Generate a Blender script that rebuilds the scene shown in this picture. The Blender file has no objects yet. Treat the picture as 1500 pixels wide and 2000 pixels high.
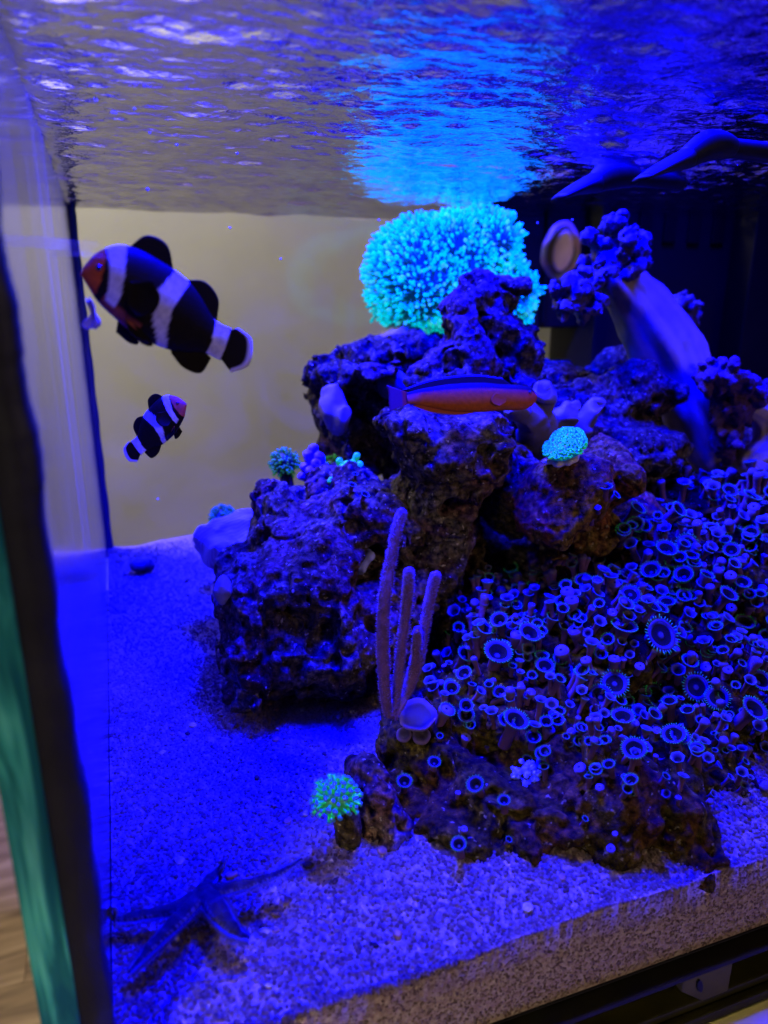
import bpy, math, random
import numpy as np
from mathutils import Vector, Matrix, Quaternion
from mathutils.bvhtree import BVHTree
import openvdb
random.seed(7); RNG = np.random.default_rng(7)
SC = bpy.context.scene
COL = SC.collection
# ------------------------------------------------------------------ camera
FPX = 1444.0
YAW = math.radians(19.85); PITCH = math.atan(440 / FPX)
CAM = Vector((0, 0, 0.30))
FW = Vector((math.sin(YAW) * math.cos(PITCH), math.cos(YAW) * math.cos(PITCH), -math.sin(PITCH)))
RT = Vector((math.cos(YAW), -math.sin(YAW), 0)); UP = RT.cross(FW)
cd = bpy.data.cameras.new('camera'); cam = bpy.data.objects.new('camera', cd); COL.objects.link(cam)
cam.location = CAM
cam.rotation_euler = Matrix((RT, UP, -FW)).transposed().to_euler()
cd.sensor_fit = 'VERTICAL'; cd.sensor_height = 36; cd.lens = 36 * FPX / 2000
cd.clip_start = 0.01; cd.clip_end = 50
cd.dof.use_dof = True; cd.dof.focus_distance = 0.40; cd.dof.aperture_fstop = 6.8
SC.camera = cam
# ------------------------------------------------------------------ world, lamps, exposure
w = bpy.data.worlds.new('World'); SC.world = w; w.use_nodes = True
w.node_tree.nodes['Background'].inputs[0].default_value = (0.62, 0.50, 1.0, 1)
w.node_tree.nodes['Background'].inputs[1].default_value = 0.009
SC.view_settings.view_transform = 'Standard'; SC.view_settings.look = 'None'
SC.view_settings.exposure = 0; SC.view_settings.gamma = 1
SC.cycles.max_bounces = 8; SC.cycles.transparent_max_bounces = 12; SC.cycles.diffuse_bounces = 3
SC.cycles.glossy_bounces = 4; SC.cycles.sample_clamp_indirect = 4
SC.cycles.use_denoising = True
def area(name, loc, target, sx, sy, power, col, spread=180):
    l = bpy.data.lights.new(name, 'AREA'); l.shape = 'RECTANGLE'; l.size = sx; l.size_y = sy
    l.energy = power; l.color = col; l.spread = math.radians(spread)
    o = bpy.data.objects.new(name, l); COL.objects.link(o); o.location = loc
    o.rotation_euler = (Vector(target) - Vector(loc)).to_track_quat('-Z', 'Y').to_euler()
    return o
area('reef_lamp', (0.19, 0.43, 0.66), (0.19, 0.44, 0), 0.10, 0.22, 46, (0.0, 0.0, 1.0), 95)
area('reef_lamp', (0.50, 0.46, 0.66), (0.50, 0.47, 0), 0.10, 0.22, 12, (0.0, 0.0, 1.0), 95)
area('room_fill_lamp', (-0.40, 1.02, 1.30), (-0.15, 1.45, 0.42), 0.3, 0.3, 19, (1.0, 0.95, 0.74), 150)
area('room_fill_lamp', (1.1, -1.3, 0.62), (0.30, 0.30, 0.10), 0.5, 0.5, 0.40, (1.0, 0.74, 1.0), 36)
area('room_fill_lamp', (-0.9, -0.7, 0.9), (-0.17, 0.21, 0.05), 0.3, 0.3, 0.55, (1.0, 0.88, 0.70), 26)  # unseen fill, added to brighten the glass edge and floor at left

# ------------------------------------------------------------------ helpers
def P(px, py, Y):
    """the point of the place at depth Y (metres from the lens plane, along the tank's depth) seen at a photo pixel"""
    d = FW * FPX + RT * (px - 750) + UP * (1000 - py)
    return CAM + d * ((Y - CAM.y) / d.y)
def D(px, py):
    return (FW * FPX + RT * (px - 750) + UP * (1000 - py)).normalized()
def ppm(p):  # photo pixels per metre at a point
    return FPX / (Vector(p) - CAM).dot(FW)
def tag(o, label=None, cat=None, group=None, kind=None):
    if label: o['label'] = label
    if cat: o['category'] = cat
    if group: o['group'] = group
    if kind: o['kind'] = kind
    return o
def empty(name, loc=(0, 0, 0), rot=None):
    o = bpy.data.objects.new(name, None); COL.objects.link(o); o.location = loc; o.empty_display_size = .01
    if rot is not None: o.rotation_euler = rot
    return o
def mesh(name, v, f, cols=None, smooth=True):
    me = bpy.data.meshes.new(name)
    v = np.asarray(v, dtype=np.float32)
    if isinstance(f, np.ndarray):
        n, k = f.shape
        me.vertices.add(len(v)); me.vertices.foreach_set('co', v.ravel())
        me.loops.add(n * k); me.loops.foreach_set('vertex_index', f.astype(np.int32).ravel())
        me.polygons.add(n); me.polygons.foreach_set('loop_start', np.arange(0, n * k, k, dtype=np.int32))
        me.update(calc_edges=True); me.validate()
    else:
        me.from_pydata([tuple(map(float, q)) for q in v], [], f); me.update()
    if cols is not None:
        a = me.color_attributes.new('Col', 'FLOAT_COLOR', 'POINT')
        c = np.ones((len(v), 4), np.float32); c[:, :3] = np.asarray(cols, np.float32)
        a.data.foreach_set('color', c.ravel())
    if smooth: me.shade_smooth()
    return me
def obj(name, me, mat=None, parent=None, loc=None):
    o = bpy.data.objects.new(name, me); COL.objects.link(o)
    if mat and not me.materials: me.materials.append(mat)
    if parent: o.parent = parent
    if loc is not None: o.location = loc
    return o
def merge(parts):
    V = []; F = []; Cc = []; n = 0
    for p in parts:
        V.append(np.asarray(p[0], float)); F += [tuple(i + n for i in q) for q in p[1]]
        if len(p) > 2: Cc.append(np.asarray(p[2], float))
        n += len(p[0])
    return (np.vstack(V), F, np.vstack(Cc) if Cc else None)
def box(a, b):
    x0, y0, z0 = a; x1, y1, z1 = b
    v = [(x0,y0,z0),(x1,y0,z0),(x1,y1,z0),(x0,y1,z0),(x0,y0,z1),(x1,y0,z1),(x1,y1,z1),(x0,y1,z1)]
    return v, [(0,3,2,1),(4,5,6,7),(0,1,5,4),(1,2,6,5),(2,3,7,6),(3,0,4,7)]
def bevel_box(name, a, b, mat, parent=None, w=.001):
    v, f = box(a, b); o = obj(name, mesh(name, v, f, smooth=False), mat, parent)
    m = o.modifiers.new('b', 'BEVEL'); m.width = w; m.segments = 2
    return o
def frame_of(t, hint=Vector((0.1, 0.2, 1))):
    t = t.normalized(); a = t.cross(hint)
    if a.length < 1e-3: a = t.cross(Vector((1, 0, 0)))
    a.normalize(); return a, t.cross(a)
def tube(pts, rad, n=12, cap=True, flat=None, colf=None, hint=Vector((0.1, 0.2, 1))):
    """a tapered tube with rounded ends; flat = (scale along a, along b)"""
    pts = [Vector(p) for p in pts]; V = []; F = []; Cc = []
    m = len(pts); a0 = None
    for i, p in enumerate(pts):
        t = (pts[min(i + 1, m - 1)] - pts[max(i - 1, 0)]).normalized()
        if a0 is None: a, b = frame_of(t, hint)
        else:
            a = (a0 - t * a0.dot(t)).normalized(); b = t.cross(a)
        a0 = a
        r = rad[i]; fa, fb = (1, 1) if flat is None else (flat[i] if isinstance(flat, list) else flat)
        for k in range(n):
            q = 2 * math.pi * k / n
            V.append(p + a * (math.cos(q) * r * fa) + b * (math.sin(q) * r * fb))
            if colf: Cc.append(colf(i / (m - 1), q))
    for i in range(m - 1):
        for k in range(n):
            F.append((i * n + k, i * n + (k + 1) % n, (i + 1) * n + (k + 1) % n, (i + 1) * n + k))
    if cap:
        F.append(tuple(range(n))[::-1]); F.append(tuple((m - 1) * n + k for k in range(n)))
    return (V, F, Cc) if colf else (V, F)
def smooth_path(pts, n=24):
    """Catmull-Rom through tuples of any length"""
    pts = [np.array(p, float) for p in pts]; out = []
    q = [pts[0] * 2 - pts[1]] + pts + [pts[-1] * 2 - pts[-2]]
    seg = len(pts) - 1
    for j in range(n):
        u = j / (n - 1) * seg; i = min(int(u), seg - 1); t = u - i
        p0, p1, p2, p3 = q[i:i + 4]
        out.append(.5 * ((2 * p1) + (-p0 + p2) * t + (2 * p0 - 5 * p1 + 4 * p2 - p3) * t * t + (-p0 + 3 * p1 - 3 * p2 + p3) * t ** 3))
    return np.array(out)
def ico(sub=2):
    import bmesh
    bm = bmesh.new(); bmesh.ops.create_icosphere(bm, subdivisions=sub, radius=1)
    v = np.array([x.co[:] for x in bm.verts]); f = [tuple(q.index for q in x.verts) for x in bm.faces]; bm.free()
    return v, f
# value noise
def vnoise(X, Y, Z, scale, seed):
    r = np.random.default_rng(seed).random((32, 32, 32)).astype(np.float32)
    x = X / scale; y = Y / scale; z = Z / scale
    xi = np.floor(x).astype(np.int32); yi = np.floor(y).astype(np.int32); zi = np.floor(z).astype(np.int32)
    fx = x - xi; fy = y - yi; fz = z - zi
    fx = fx * fx * (3 - 2 * fx); fy = fy * fy * (3 - 2 * fy); fz = fz * fz * (3 - 2 * fz)
    xi &= 31; yi &= 31; zi &= 31; x1 = (xi + 1) & 31; y1 = (yi + 1) & 31; z1 = (zi + 1) & 31
    def L(a, b, t): return a + (b - a) * t
    return L(L(L(r[xi, yi, zi], r[x1, yi, zi], fx), L(r[xi, y1, zi], r[x1, y1, zi], fx), fy),
             L(L(r[xi, yi, z1], r[x1, yi, z1], fx), L(r[xi, y1, z1], r[x1, y1, z1], fx), fy), fz) * 2 - 1
def smin(a, b, k):
    h = np.clip(.5 + .5 * (b - a) / k, 0, 1)
    return b + (a - b) * h - k * h * (1 - h)
def sdf_mesh(name, prims, voxel=.0016, k=.012, carve=(), noise=((.022, .005), (.009, .0028), (.004, .0012)), seed=1, pits=.0, floor=None, pitscale=.012, colf=None):
    """prims: (centre, (rx,ry,rz)[, rotation about the view-ish Y axis]); carve likewise"""
    lo = np.array([1e9] * 3); hi = -lo
    for p in prims:
        r = max(p[1]); lo = np.minimum(lo, np.array(p[0]) - r); hi = np.maximum(hi, np.array(p[0]) + r)
    lo -= .018; hi += .018
    if floor is not None: lo[2] = max(lo[2], floor)
    n = np.ceil((hi - lo) / voxel).astype(int)
    X, Y, Z = np.meshgrid(*(lo[i] + voxel * np.arange(n[i], dtype=np.float32) for i in range(3)), indexing='ij')
    X = X.astype(np.float32); Y = Y.astype(np.float32); Z = Z.astype(np.float32)
    wx = vnoise(X, Y, Z, .035, seed + 50) * .006; wz = vnoise(X, Y, Z, .03, seed + 51) * .006
    def ell(p):
        x = X - p[0][0] + wx; y = Y - p[0][1]; z = Z - p[0][2] + wz
        if len(p) > 2:
            c, s = math.cos(p[2]), math.sin(p[2]); x, z = x * c + z * s, -x * s + z * c
        if len(p) > 3:
            c, s = math.cos(p[3]), math.sin(p[3]); y, z = y * c + z * s, -y * s + z * c
        r = p[1]
        q = np.sqrt((x / r[0]) ** 2 + (y / r[1]) ** 2 + (z / r[2]) ** 2)
        return ((q - 1) * min(r)).astype(np.float32)
    d = ell(prims[0])
    for p in prims[1:]: d = smin(d, ell(p), k)
    for p in carve: d = -smin(-d, ell(p), .004)
    m = np.abs(d) < .02
    xs, ys, zs = X[m], Y[m], Z[m]; dd = d[m]
    for j, (s, a) in enumerate(noise): dd = dd + vnoise(xs, ys, zs, s, seed + j) * a
    if pits:
        for j, s in enumerate((pitscale, pitscale * .5)):
            pn = vnoise(xs, ys, zs, s, seed + 20 + j)
            dd = dd + np.clip(pn - .28, 0, 1) * pits * (1 if j == 0 else .6)
        rn = np.abs(vnoise(xs, ys, zs, pitscale * 1.6, seed + 30))
        dd = dd + np.clip(.12 - rn, 0, 1) * pits * 2.0
    d[m] = dd
    if floor is not None: d[:, :, 0] = np.maximum(d[:, :, 0], .001)
    for a in range(3):
        sl = [slice(None)] * 3
        for e in (0, -1):
            sl[a] = e; d[tuple(sl)] = np.maximum(d[tuple(sl)], .0005)
    g = openvdb.FloatGrid(1.0); g.copyFromArray(d.astype(np.float32))
    v, t, q = g.convertToPolygons(isovalue=0.0, adaptivity=0.0)
    v = v * voxel + lo
    f = q.astype(np.int32)
    # drop floating crumbs: keep pieces with many faces
    par = np.arange(len(v))
    e = np.vstack((f[:, :2], f[:, 1:3], f[:, 2:4]))
    for _ in range(200):
        mn = np.minimum(par[e[:, 0]], par[e[:, 1]])
        old = par.copy()
        np.minimum.at(par, e[:, 0], mn); np.minimum.at(par, e[:, 1], mn); par = par[par]
        if (old == par).all(): break
    lab, cnt = np.unique(par[f[:, 0]], return_counts=True)
    big = lab[cnt > max(60, .05 * cnt.max())]
    keepf = np.isin(par[f[:, 0]], big); f = f[keepf]
    used = np.unique(f); remap = np.zeros(len(v), np.int32); remap[used] = np.arange(len(used)); v = v[used]; f = remap[f]
    return mesh(name, v, f, colf(v) if colf else None)

# ------------------------------------------------------------------ materials
def mat(name):
    m = bpy.data.materials.new(name); m.use_nodes = True
    nt = m.node_tree; b = nt.nodes['Principled BSDF']
    return m, nt, b
def N(nt, t, **kw):
    n = nt.nodes.new(t)
    for k_, v_ in kw.items():
        if k_.startswith('i_'): n.inputs[k_[2:].replace('_', ' ')].default_value = v_
        else: setattr(n, k_, v_)
    return n
def ramp(nt, fac, stops, interp='LINEAR'):
    r = nt.nodes.new('ShaderNodeValToRGB'); r.color_ramp.interpolation = interp
    e = r.color_ramp.elements
    while len(e) < len(stops): e.new(0.5)
    for i, (p, c) in enumerate(stops):
        e[i].position = p; e[i].color = (*c, 1) if len(c) == 3 else c
    nt.links.new(fac, r.inputs[0]); return r
def noise(nt, scale, detail=6, rough=.6, dist=0, coord=None):
    tc = N(nt, 'ShaderNodeTexCoord'); n = N(nt, 'ShaderNodeTexNoise')
    n.inputs['Scale'].default_value = scale; n.inputs['Detail'].default_value = detail
    n.inputs['Roughness'].default_value = rough; n.inputs['Distortion'].default_value = dist
    nt.links.new(tc.outputs[coord or 'Object'], n.inputs['Vector']); return n
def bump(nt, b, src, strength=.5, dist=.001):
    bp = N(nt, 'ShaderNodeBump'); bp.inputs['Strength'].default_value = strength; bp.inputs['Distance'].default_value = dist
    nt.links.new(src, bp.inputs['Height']); nt.links.new(bp.outputs[0], b.inputs['Normal']); return bp
def simple(name, col, rough=.6, spec=.3, nscale=None, var=.25, bumpd=0, emit=None, estr=0, coat=0):
    m, nt, b = mat(name); b.inputs['Roughness'].default_value = rough; b.inputs['Specular IOR Level'].default_value = spec
    if nscale:
        n = noise(nt, nscale)
        lo = tuple(c * (1 - var) for c in col); hi = tuple(min(1, c * (1 + var)) for c in col)
        r = ramp(nt, n.outputs['Fac'], [(.3, lo), (.7, hi)]); nt.links.new(r.outputs[0], b.inputs['Base Color'])
        if bumpd: bump(nt, b, n.outputs['Fac'], .8, bumpd)
    else: b.inputs['Base Color'].default_value = (*col, 1)
    if emit: b.inputs['Emission Color'].default_value = (*emit, 1); b.inputs['Emission Strength'].default_value = estr
    return m
def rock_mat(name, cols, speck=.5, pink=.5, dark=1.0):
    m, nt, b = mat(name)
    n1 = noise(nt, 38, 8, .7, .6); n2 = noise(nt, 260, 5, .65); n3 = noise(nt, 15, 5, .65, 1.0)
    tc = N(nt, 'ShaderNodeTexCoord'); vo = N(nt, 'ShaderNodeTexVoronoi'); vo.inputs['Scale'].default_value = 190
    nt.links.new(tc.outputs['Object'], vo.inputs['Vector'])
    r1 = ramp(nt, n1.outputs['Fac'], [(.28, cols[0]), (.45, cols[1]), (.56, cols[2]), (.72, cols[3])])
    rp = ramp(nt, n3.outputs['Fac'], [(.50, (0, 0, 0)), (.60, (pink, pink, pink))])
    mx = N(nt, 'ShaderNodeMix', data_type='RGBA'); nt.links.new(rp.outputs[0], mx.inputs[0])
    nt.links.new(r1.outputs[0], mx.inputs[6]); mx.inputs[7].default_value = (*cols[4], 1)
    r2 = ramp(nt, n2.outputs['Fac'], [(.36, (.12, .12, .12)), (.5, (.7, .7, .7)), (.66, (1.7, 1.65, 1.6))])
    mu = N(nt, 'ShaderNodeMix', data_type='RGBA', blend_type='MULTIPLY'); mu.inputs[0].default_value = 1
    nt.links.new(mx.outputs[2], mu.inputs[6]); nt.links.new(r2.outputs[0], mu.inputs[7])
    # pale grains
    n4 = noise(nt, 300, 2, .5); rs = ramp(nt, n4.outputs['Fac'], [(.66, (0, 0, 0)), (.70, (speck, speck, speck))])
    m2 = N(nt, 'ShaderNodeMix', data_type='RGBA'); nt.links.new(rs.outputs[0], m2.inputs[0])
    nt.links.new(mu.outputs[2], m2.inputs[6]); m2.inputs[7].default_value = (.50, .42, .20, 1)
    nt.links.new(m2.outputs[2], b.inputs['Base Color'])
    b.inputs['Roughness'].default_value = .9; b.inputs['Specular IOR Level'].default_value = .06
    ad = N(nt, 'ShaderNodeMath', operation='ADD'); nt.links.new(n2.outputs['Fac'], ad.inputs[0])
    m3 = N(nt, 'ShaderNodeMath', operation='MULTIPLY'); m3.inputs[1].default_value = .8; nt.links.new(vo.outputs['Distance'], m3.inputs[0])
    nt.links.new(m3.outputs[0], ad.inputs[1]); bump(nt, b, ad.outputs[0], 1.0, .0022)
    return m
BROWN = [(.016, .010, .004), (.055, .036, .010), (.09, .07, .030), (.17, .14, .085), (.11, .035, .035)]
M = {}
M['rock'] = rock_mat('live_rock', BROWN)
M['rock_red'] = rock_mat('live_rock_reddish', [(.03, .015, .004), (.10, .045, .009), (.14, .085, .012), (.20, .15, .035), (.14, .025, .012)], .3, .7)
M['rock_dark_shaded'] = rock_mat('live_rock_dark_shaded', [(.010, .006, .0008), (.028, .018, .0018), (.055, .04, .004), (.13, .10, .016), (.08, .025, .006)], .25, .6)  # dark rock; shade of the crowded polyps is mixed into the colour
M['rock_blue'] = rock_mat('live_rock_pale', [(.015, .010, .008), (.04, .028, .018), (.06, .045, .028), (.12, .10, .07), (.08, .03, .035)], .4, .5)
def vcol_mat(name, rough=.6, spec=.3, estr=0, tint=(1, 1, 1), nbump=0, var=None):
    m, nt, b = mat(name); a = N(nt, 'ShaderNodeAttribute', attribute_name='Col')
    src = a.outputs['Color']
    if var:
        n = noise(nt, var[0], 5, .6); r = ramp(nt, n.outputs['Fac'], [(.3, (1 - var[1],) * 3), (.7, (1 + var[1],) * 3)])
        mu = N(nt, 'ShaderNodeMix', data_type='RGBA', blend_type='MULTIPLY'); mu.inputs[0].default_value = 1
        nt.links.new(src, mu.inputs[6]); nt.links.new(r.outputs[0], mu.inputs[7]); src = mu.outputs[2]
        if nbump: bump(nt, b, n.outputs['Fac'], .7, nbump)
    nt.links.new(src, b.inputs['Base Color'])
    b.inputs['Roughness'].default_value = rough; b.inputs['Specular IOR Level'].default_value = spec
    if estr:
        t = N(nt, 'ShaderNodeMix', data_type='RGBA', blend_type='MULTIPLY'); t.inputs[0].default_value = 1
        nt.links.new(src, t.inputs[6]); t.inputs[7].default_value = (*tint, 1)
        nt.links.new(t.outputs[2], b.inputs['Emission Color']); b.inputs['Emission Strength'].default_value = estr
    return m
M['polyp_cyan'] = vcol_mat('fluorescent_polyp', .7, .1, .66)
M['fluor'] = vcol_mat('fluorescent_tissue', .45, .4, .35)
M['fringe'] = vcol_mat('zoanthid_fringe', .6, .1, .15)
M['zoa'] = vcol_mat('zoanthid_tissue', .8, .08, 0, var=(220, .25), nbump=.0006)
M['fish'] = vcol_mat('fish_skin', .6, .07, 0, var=(420, .22), nbump=.00025)
M['fin'] = vcol_mat('fish_fin', .7, .05)
M['leather'] = vcol_mat('leather_coral_tissue', .55, .3, 0, var=(90, .18), nbump=.0006)
M['lobe'] = vcol_mat('leather_coral_lobes', .8, .15, 0, var=(600, .5), nbump=.0012)
M['black'] = simple('black_plastic', (.008, .007, .0015), .6, .1, 30, .3)
M['black_panel'] = simple('black_acrylic', (.008, .007, .005), .5, .12, 8, .3)
M['silicone'] = simple('black_silicone', (.012, .010, .014), .5, .3, 60, .3, .0004)
M['seam'] = simple('dark_silicone', (.006, .008, .03), .4, .3)

# sand: shared by the bed and its loose grains
def sand_mat():
    m, nt, b = mat('aragonite_sand')
    oi = N(nt, 'ShaderNodeObjectInfo'); n = noise(nt, 420, 5, .7); n2 = noise(nt, 20, 4, .6)
    ad = N(nt, 'ShaderNodeMath', operation='ADD'); nt.links.new(n.outputs['Fac'], ad.inputs[0])
    mm = N(nt, 'ShaderNodeMath', operation='MULTIPLY_ADD'); nt.links.new(oi.outputs['Random'], mm.inputs[0]); mm.inputs[1].default_value = .55; mm.inputs[2].default_value = -.26
    nt.links.new(mm.outputs[0], ad.inputs[1])
    r = ramp(nt, ad.outputs[0], [(.12, (.05, .025, .010)), (.34, (.16, .10, .055)), (.6, (.24, .15, .09)), (.9, (.38, .30, .17))])
    nt.links.new(r.outputs[0], b.inputs['Base Color']); b.inputs['Roughness'].default_value = .8
    b.inputs['Specular IOR Level'].default_value = .15
    bump(nt, b, n.outputs['Fac'], 1.0, .0012)
    return m
M['sand'] = sand_mat()

# ------------------------------------------------------------------ the tank's measures
XL, XR = -.0245, .80         # inner faces of the end panes
YF, YB = .212, .78           # inner face of the front pane, inner face of the back pane
ZS = .3705                   # resting water level
ZSAND = .043

# ------------------------------------------------------------------ room beyond the glass
def wall_mat():
    m, nt, b = mat('painted_wall'); n = noise(nt, 2.2, 4, .5, .3)
    r = ramp(nt, n.outputs['Fac'], [(.35, (.46, .43, .35)), (.65, (.58, .54, .44))]); nt.links.new(r.outputs[0], b.inputs['Base Color'])
    b.inputs['Roughness'].default_value = .8; n2 = noise(nt, 160, 3); bump(nt, b, n2.outputs['Fac'], .3, .001); return m
v, f = box((-2.5, 1.45, -.75), (3.5, 1.55, 2.2)); tag(obj('room_wall', mesh('room_wall', v, f, smooth=False), wall_mat()), kind='structure')
def wood_mat():
    m, nt, b = mat('wood_floor_boards'); tc = N(nt, 'ShaderNodeTexCoord'); mp = N(nt, 'ShaderNodeMapping')
    mp.inputs['Scale'].default_value = (1.2, 9, 3); nt.links.new(tc.outputs['Object'], mp.inputs[0])
    n = N(nt, 'ShaderNodeTexNoise'); n.inputs['Scale'].default_value = 3.5; n.inputs['Detail'].default_value = 8; n.inputs['Distortion'].default_value = 1.2
    nt.links.new(mp.outputs[0], n.inputs['Vector'])
    r = ramp(nt, n.outputs['Fac'], [(.3, (.10, .055, .03)), (.5, (.24, .15, .085)), (.7, (.36, .24, .145))])
    nt.links.new(r.outputs[0], b.inputs['Base Color']); b.inputs['Roughness'].default_value = .5; return m
M['wood'] = wood_mat()
flo = tag(empty('room_floor', (0, 0, -.62)), kind='structure')
pl = mesh('floor_board', *box((-.0, -.0695, -.02), (1.199, .0695, 0)), smooth=False)
k_ = 0
for i in range(-3, 2):
    for j in range(-4, 8):
        o = obj('floor_board', pl, M['wood'], flo, (i * 1.2 + (j % 3) * .4 - .6, j * .14, 0)); k_ += 1
bx_ = mesh('subfloor', *box((-6, -3, -.06), (6, 1.45, -.022)), smooth=False); obj('subfloor', bx_, M['wood'], flo)

# ------------------------------------------------------------------ stand below the tank
st = empty('aquarium_stand', (.3, .21, -.05))
st_off = Vector((.3, .21, -.05))
def sub(name, a, b, m, parent, off, wv=.001):
    a = Vector(a) - off; b = Vector(b) - off
    return bevel_box(name, a, b, m, parent, wv)
M['stand'] = simple('black_coated_steel', (.02, .017, .001), .6, .1, 40, .3)
M['bracket'] = simple('dark_grey_bracket', (.06, .05, .012), .7, .05, 60, .2)
M['cream'] = simple('cream_laminate', (.75, .64, .16), .45, .4, 12, .06)
sub('back_board', (-.03, .245, -.06), (.82, .25, -.0125), M['black'], st, st_off)
sub('top_rail', (-.042, .2035, -.0118), (.82, .24, -.0086), M['black'], st, st_off, .0006)
sub('lower_rail', (-.042, .2055, -.0412), (.82, .26, -.031), M['stand'], st, st_off)
sub('lower_lip', (-.042, .2005, -.0405), (.82, .2052, -.0345), M['stand'], st, st_off)
v, f = [], []
for y in (.2045, .244):
    v += [(.2235, y, -.0122), (.2535, y, -.0122), (.2535, y, -.0308), (.2375, y, -.0308), (.2235, y, -.0195)]
f = [(0, 1, 2, 3, 4), (9, 8, 7, 6, 5)] + [(k, k + 5, (k + 1) % 5 + 5, (k + 1) % 5) for k in range(5)]
o = obj('bracket', mesh('bracket', [Vector(q) - st_off for q in v], f, smooth=False), M['bracket'], st); md = o.modifiers.new('b', 'BEVEL'); md.width = .001; md.segments = 2
v, f = [], []
for y in (.2035, .2053):
    for k in range(10):
        a = k / 10 * 2 * math.pi; v.append((.2335 + .0016 * math.cos(a) - .0011 * math.sin(a), y, -.0185 + .0042 * math.sin(a)))
f = [tuple(range(10)), tuple(range(10, 20))[::-1]] + [(k, k + 10, (k + 1) % 10 + 10, (k + 1) % 10) for k in range(10)]
obj('bracket_slot', mesh('bracket_slot', [Vector(q) - st_off for q in v], f, smooth=False), M['black'], st)
tag(st, 'black metal stand with a grey bracket under the bottom glass edge', 'stand')
cb = empty('cream_shelf', (.28, .15, -.065)); co = Vector((.28, .15, -.065))
sub('board', (-.04, .12, -.082), (.9, .204, -.0418), M['cream'], cb, co, .003)
sub('edge_strip', (-.04, .1125, -.084), (.9, .1195, -.0440), M['cream'], cb, co, .002)
tag(cb, 'cream board edge in the lower right corner below the black stand', 'shelf')

# ------------------------------------------------------------------ aquarium
aq = tag(empty('aquarium', (0, YF, 0)), 'glass fish tank with black silicone corners and a green glass edge', 'aquarium')
AO = Vector((0, YF, 0))
def clear_mat():
    m, nt, b = mat('clear_front_glass'); t = N(nt, 'ShaderNodeBsdfTransparent')
    nt.links.new(t.outputs[0], nt.nodes['Material Output'].inputs['Surface']); nt.nodes.remove(b); return m
def side_glass():
    m, nt, b = mat('side_glass_with_film')
    g = N(nt, 'ShaderNodeBsdfGlossy'); g.inputs['Color'].default_value = (.80, .80, .82, 1); g.inputs['Roughness'].default_value = .16
    t = N(nt, 'ShaderNodeBsdfTransparent'); t.inputs[0].default_value = (.85, .9, .88, 1)
    d = N(nt, 'ShaderNodeBsdfDiffuse'); d.inputs[0].default_value = (.30, .28, .30, 1)
    lw = N(nt, 'ShaderNodeLayerWeight'); lw.inputs['Blend'].default_value = .5
    r = ramp(nt, lw.outputs['Facing'], [(.25, (.1,) * 3), (.45, (.95,) * 3)])
    n = noise(nt, 1, 4, .6); mpp = N(nt, 'ShaderNodeMapping'); mpp.inputs['Scale'].default_value = (1, 24, 1.6)
    nt.links.new(n.inputs['Vector'].links[0].from_socket, mpp.inputs[0]); nt.links.new(mpp.outputs[0], n.inputs['Vector'])
    mp = ramp(nt, n.outputs['Fac'], [(.42, (.0,) * 3), (.75, (.09,) * 3)])
    a = N(nt, 'ShaderNodeMixShader'); nt.links.new(r.outputs[0], a.inputs[0]); nt.links.new(t.outputs[0], a.inputs[1]); nt.links.new(g.outputs[0], a.inputs[2])
    c = N(nt, 'ShaderNodeMixShader'); nt.links.new(mp.outputs[0], c.inputs[0]); nt.links.new(a.outputs[0], c.inputs[1]); nt.links.new(d.outputs[0], c.inputs[2])
    nt.links.new(c.outputs[0], nt.nodes['Material Output'].inputs['Surface']); nt.nodes.remove(b); return m
def back_glass():
    m, nt, b = mat('back_glass_with_smears')
    g = N(nt, 'ShaderNodeBsdfGlossy'); g.inputs['Color'].default_value = (.9, .9, 1, 1); g.inputs['Roughness'].default_value = .12
    t = N(nt, 'ShaderNodeBsdfTransparent'); t.inputs[0].default_value = (.93, .94, .95, 1)
    d = N(nt, 'ShaderNodeBsdfDiffuse'); d.inputs[0].default_value = (.35, .35, .42, 1)
    n = noise(nt, 11, 4, .55, 1.5); r = ramp(nt, n.outputs['Fac'], [(.45, (.004,) * 3), (.75, (.03,) * 3)])
    a = N(nt, 'ShaderNodeMixShader'); a.inputs[0].default_value = .035; nt.links.new(t.outputs[0], a.inputs[1]); nt.links.new(g.outputs[0], a.inputs[2])
    c = N(nt, 'ShaderNodeMixShader'); nt.links.new(r.outputs[0], c.inputs[0]); nt.links.new(a.outputs[0], c.inputs[1]); nt.links.new(d.outputs[0], c.inputs[2])
    nt.links.new(c.outputs[0], nt.nodes['Material Output'].inputs['Surface']); nt.nodes.remove(b); return m
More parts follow.
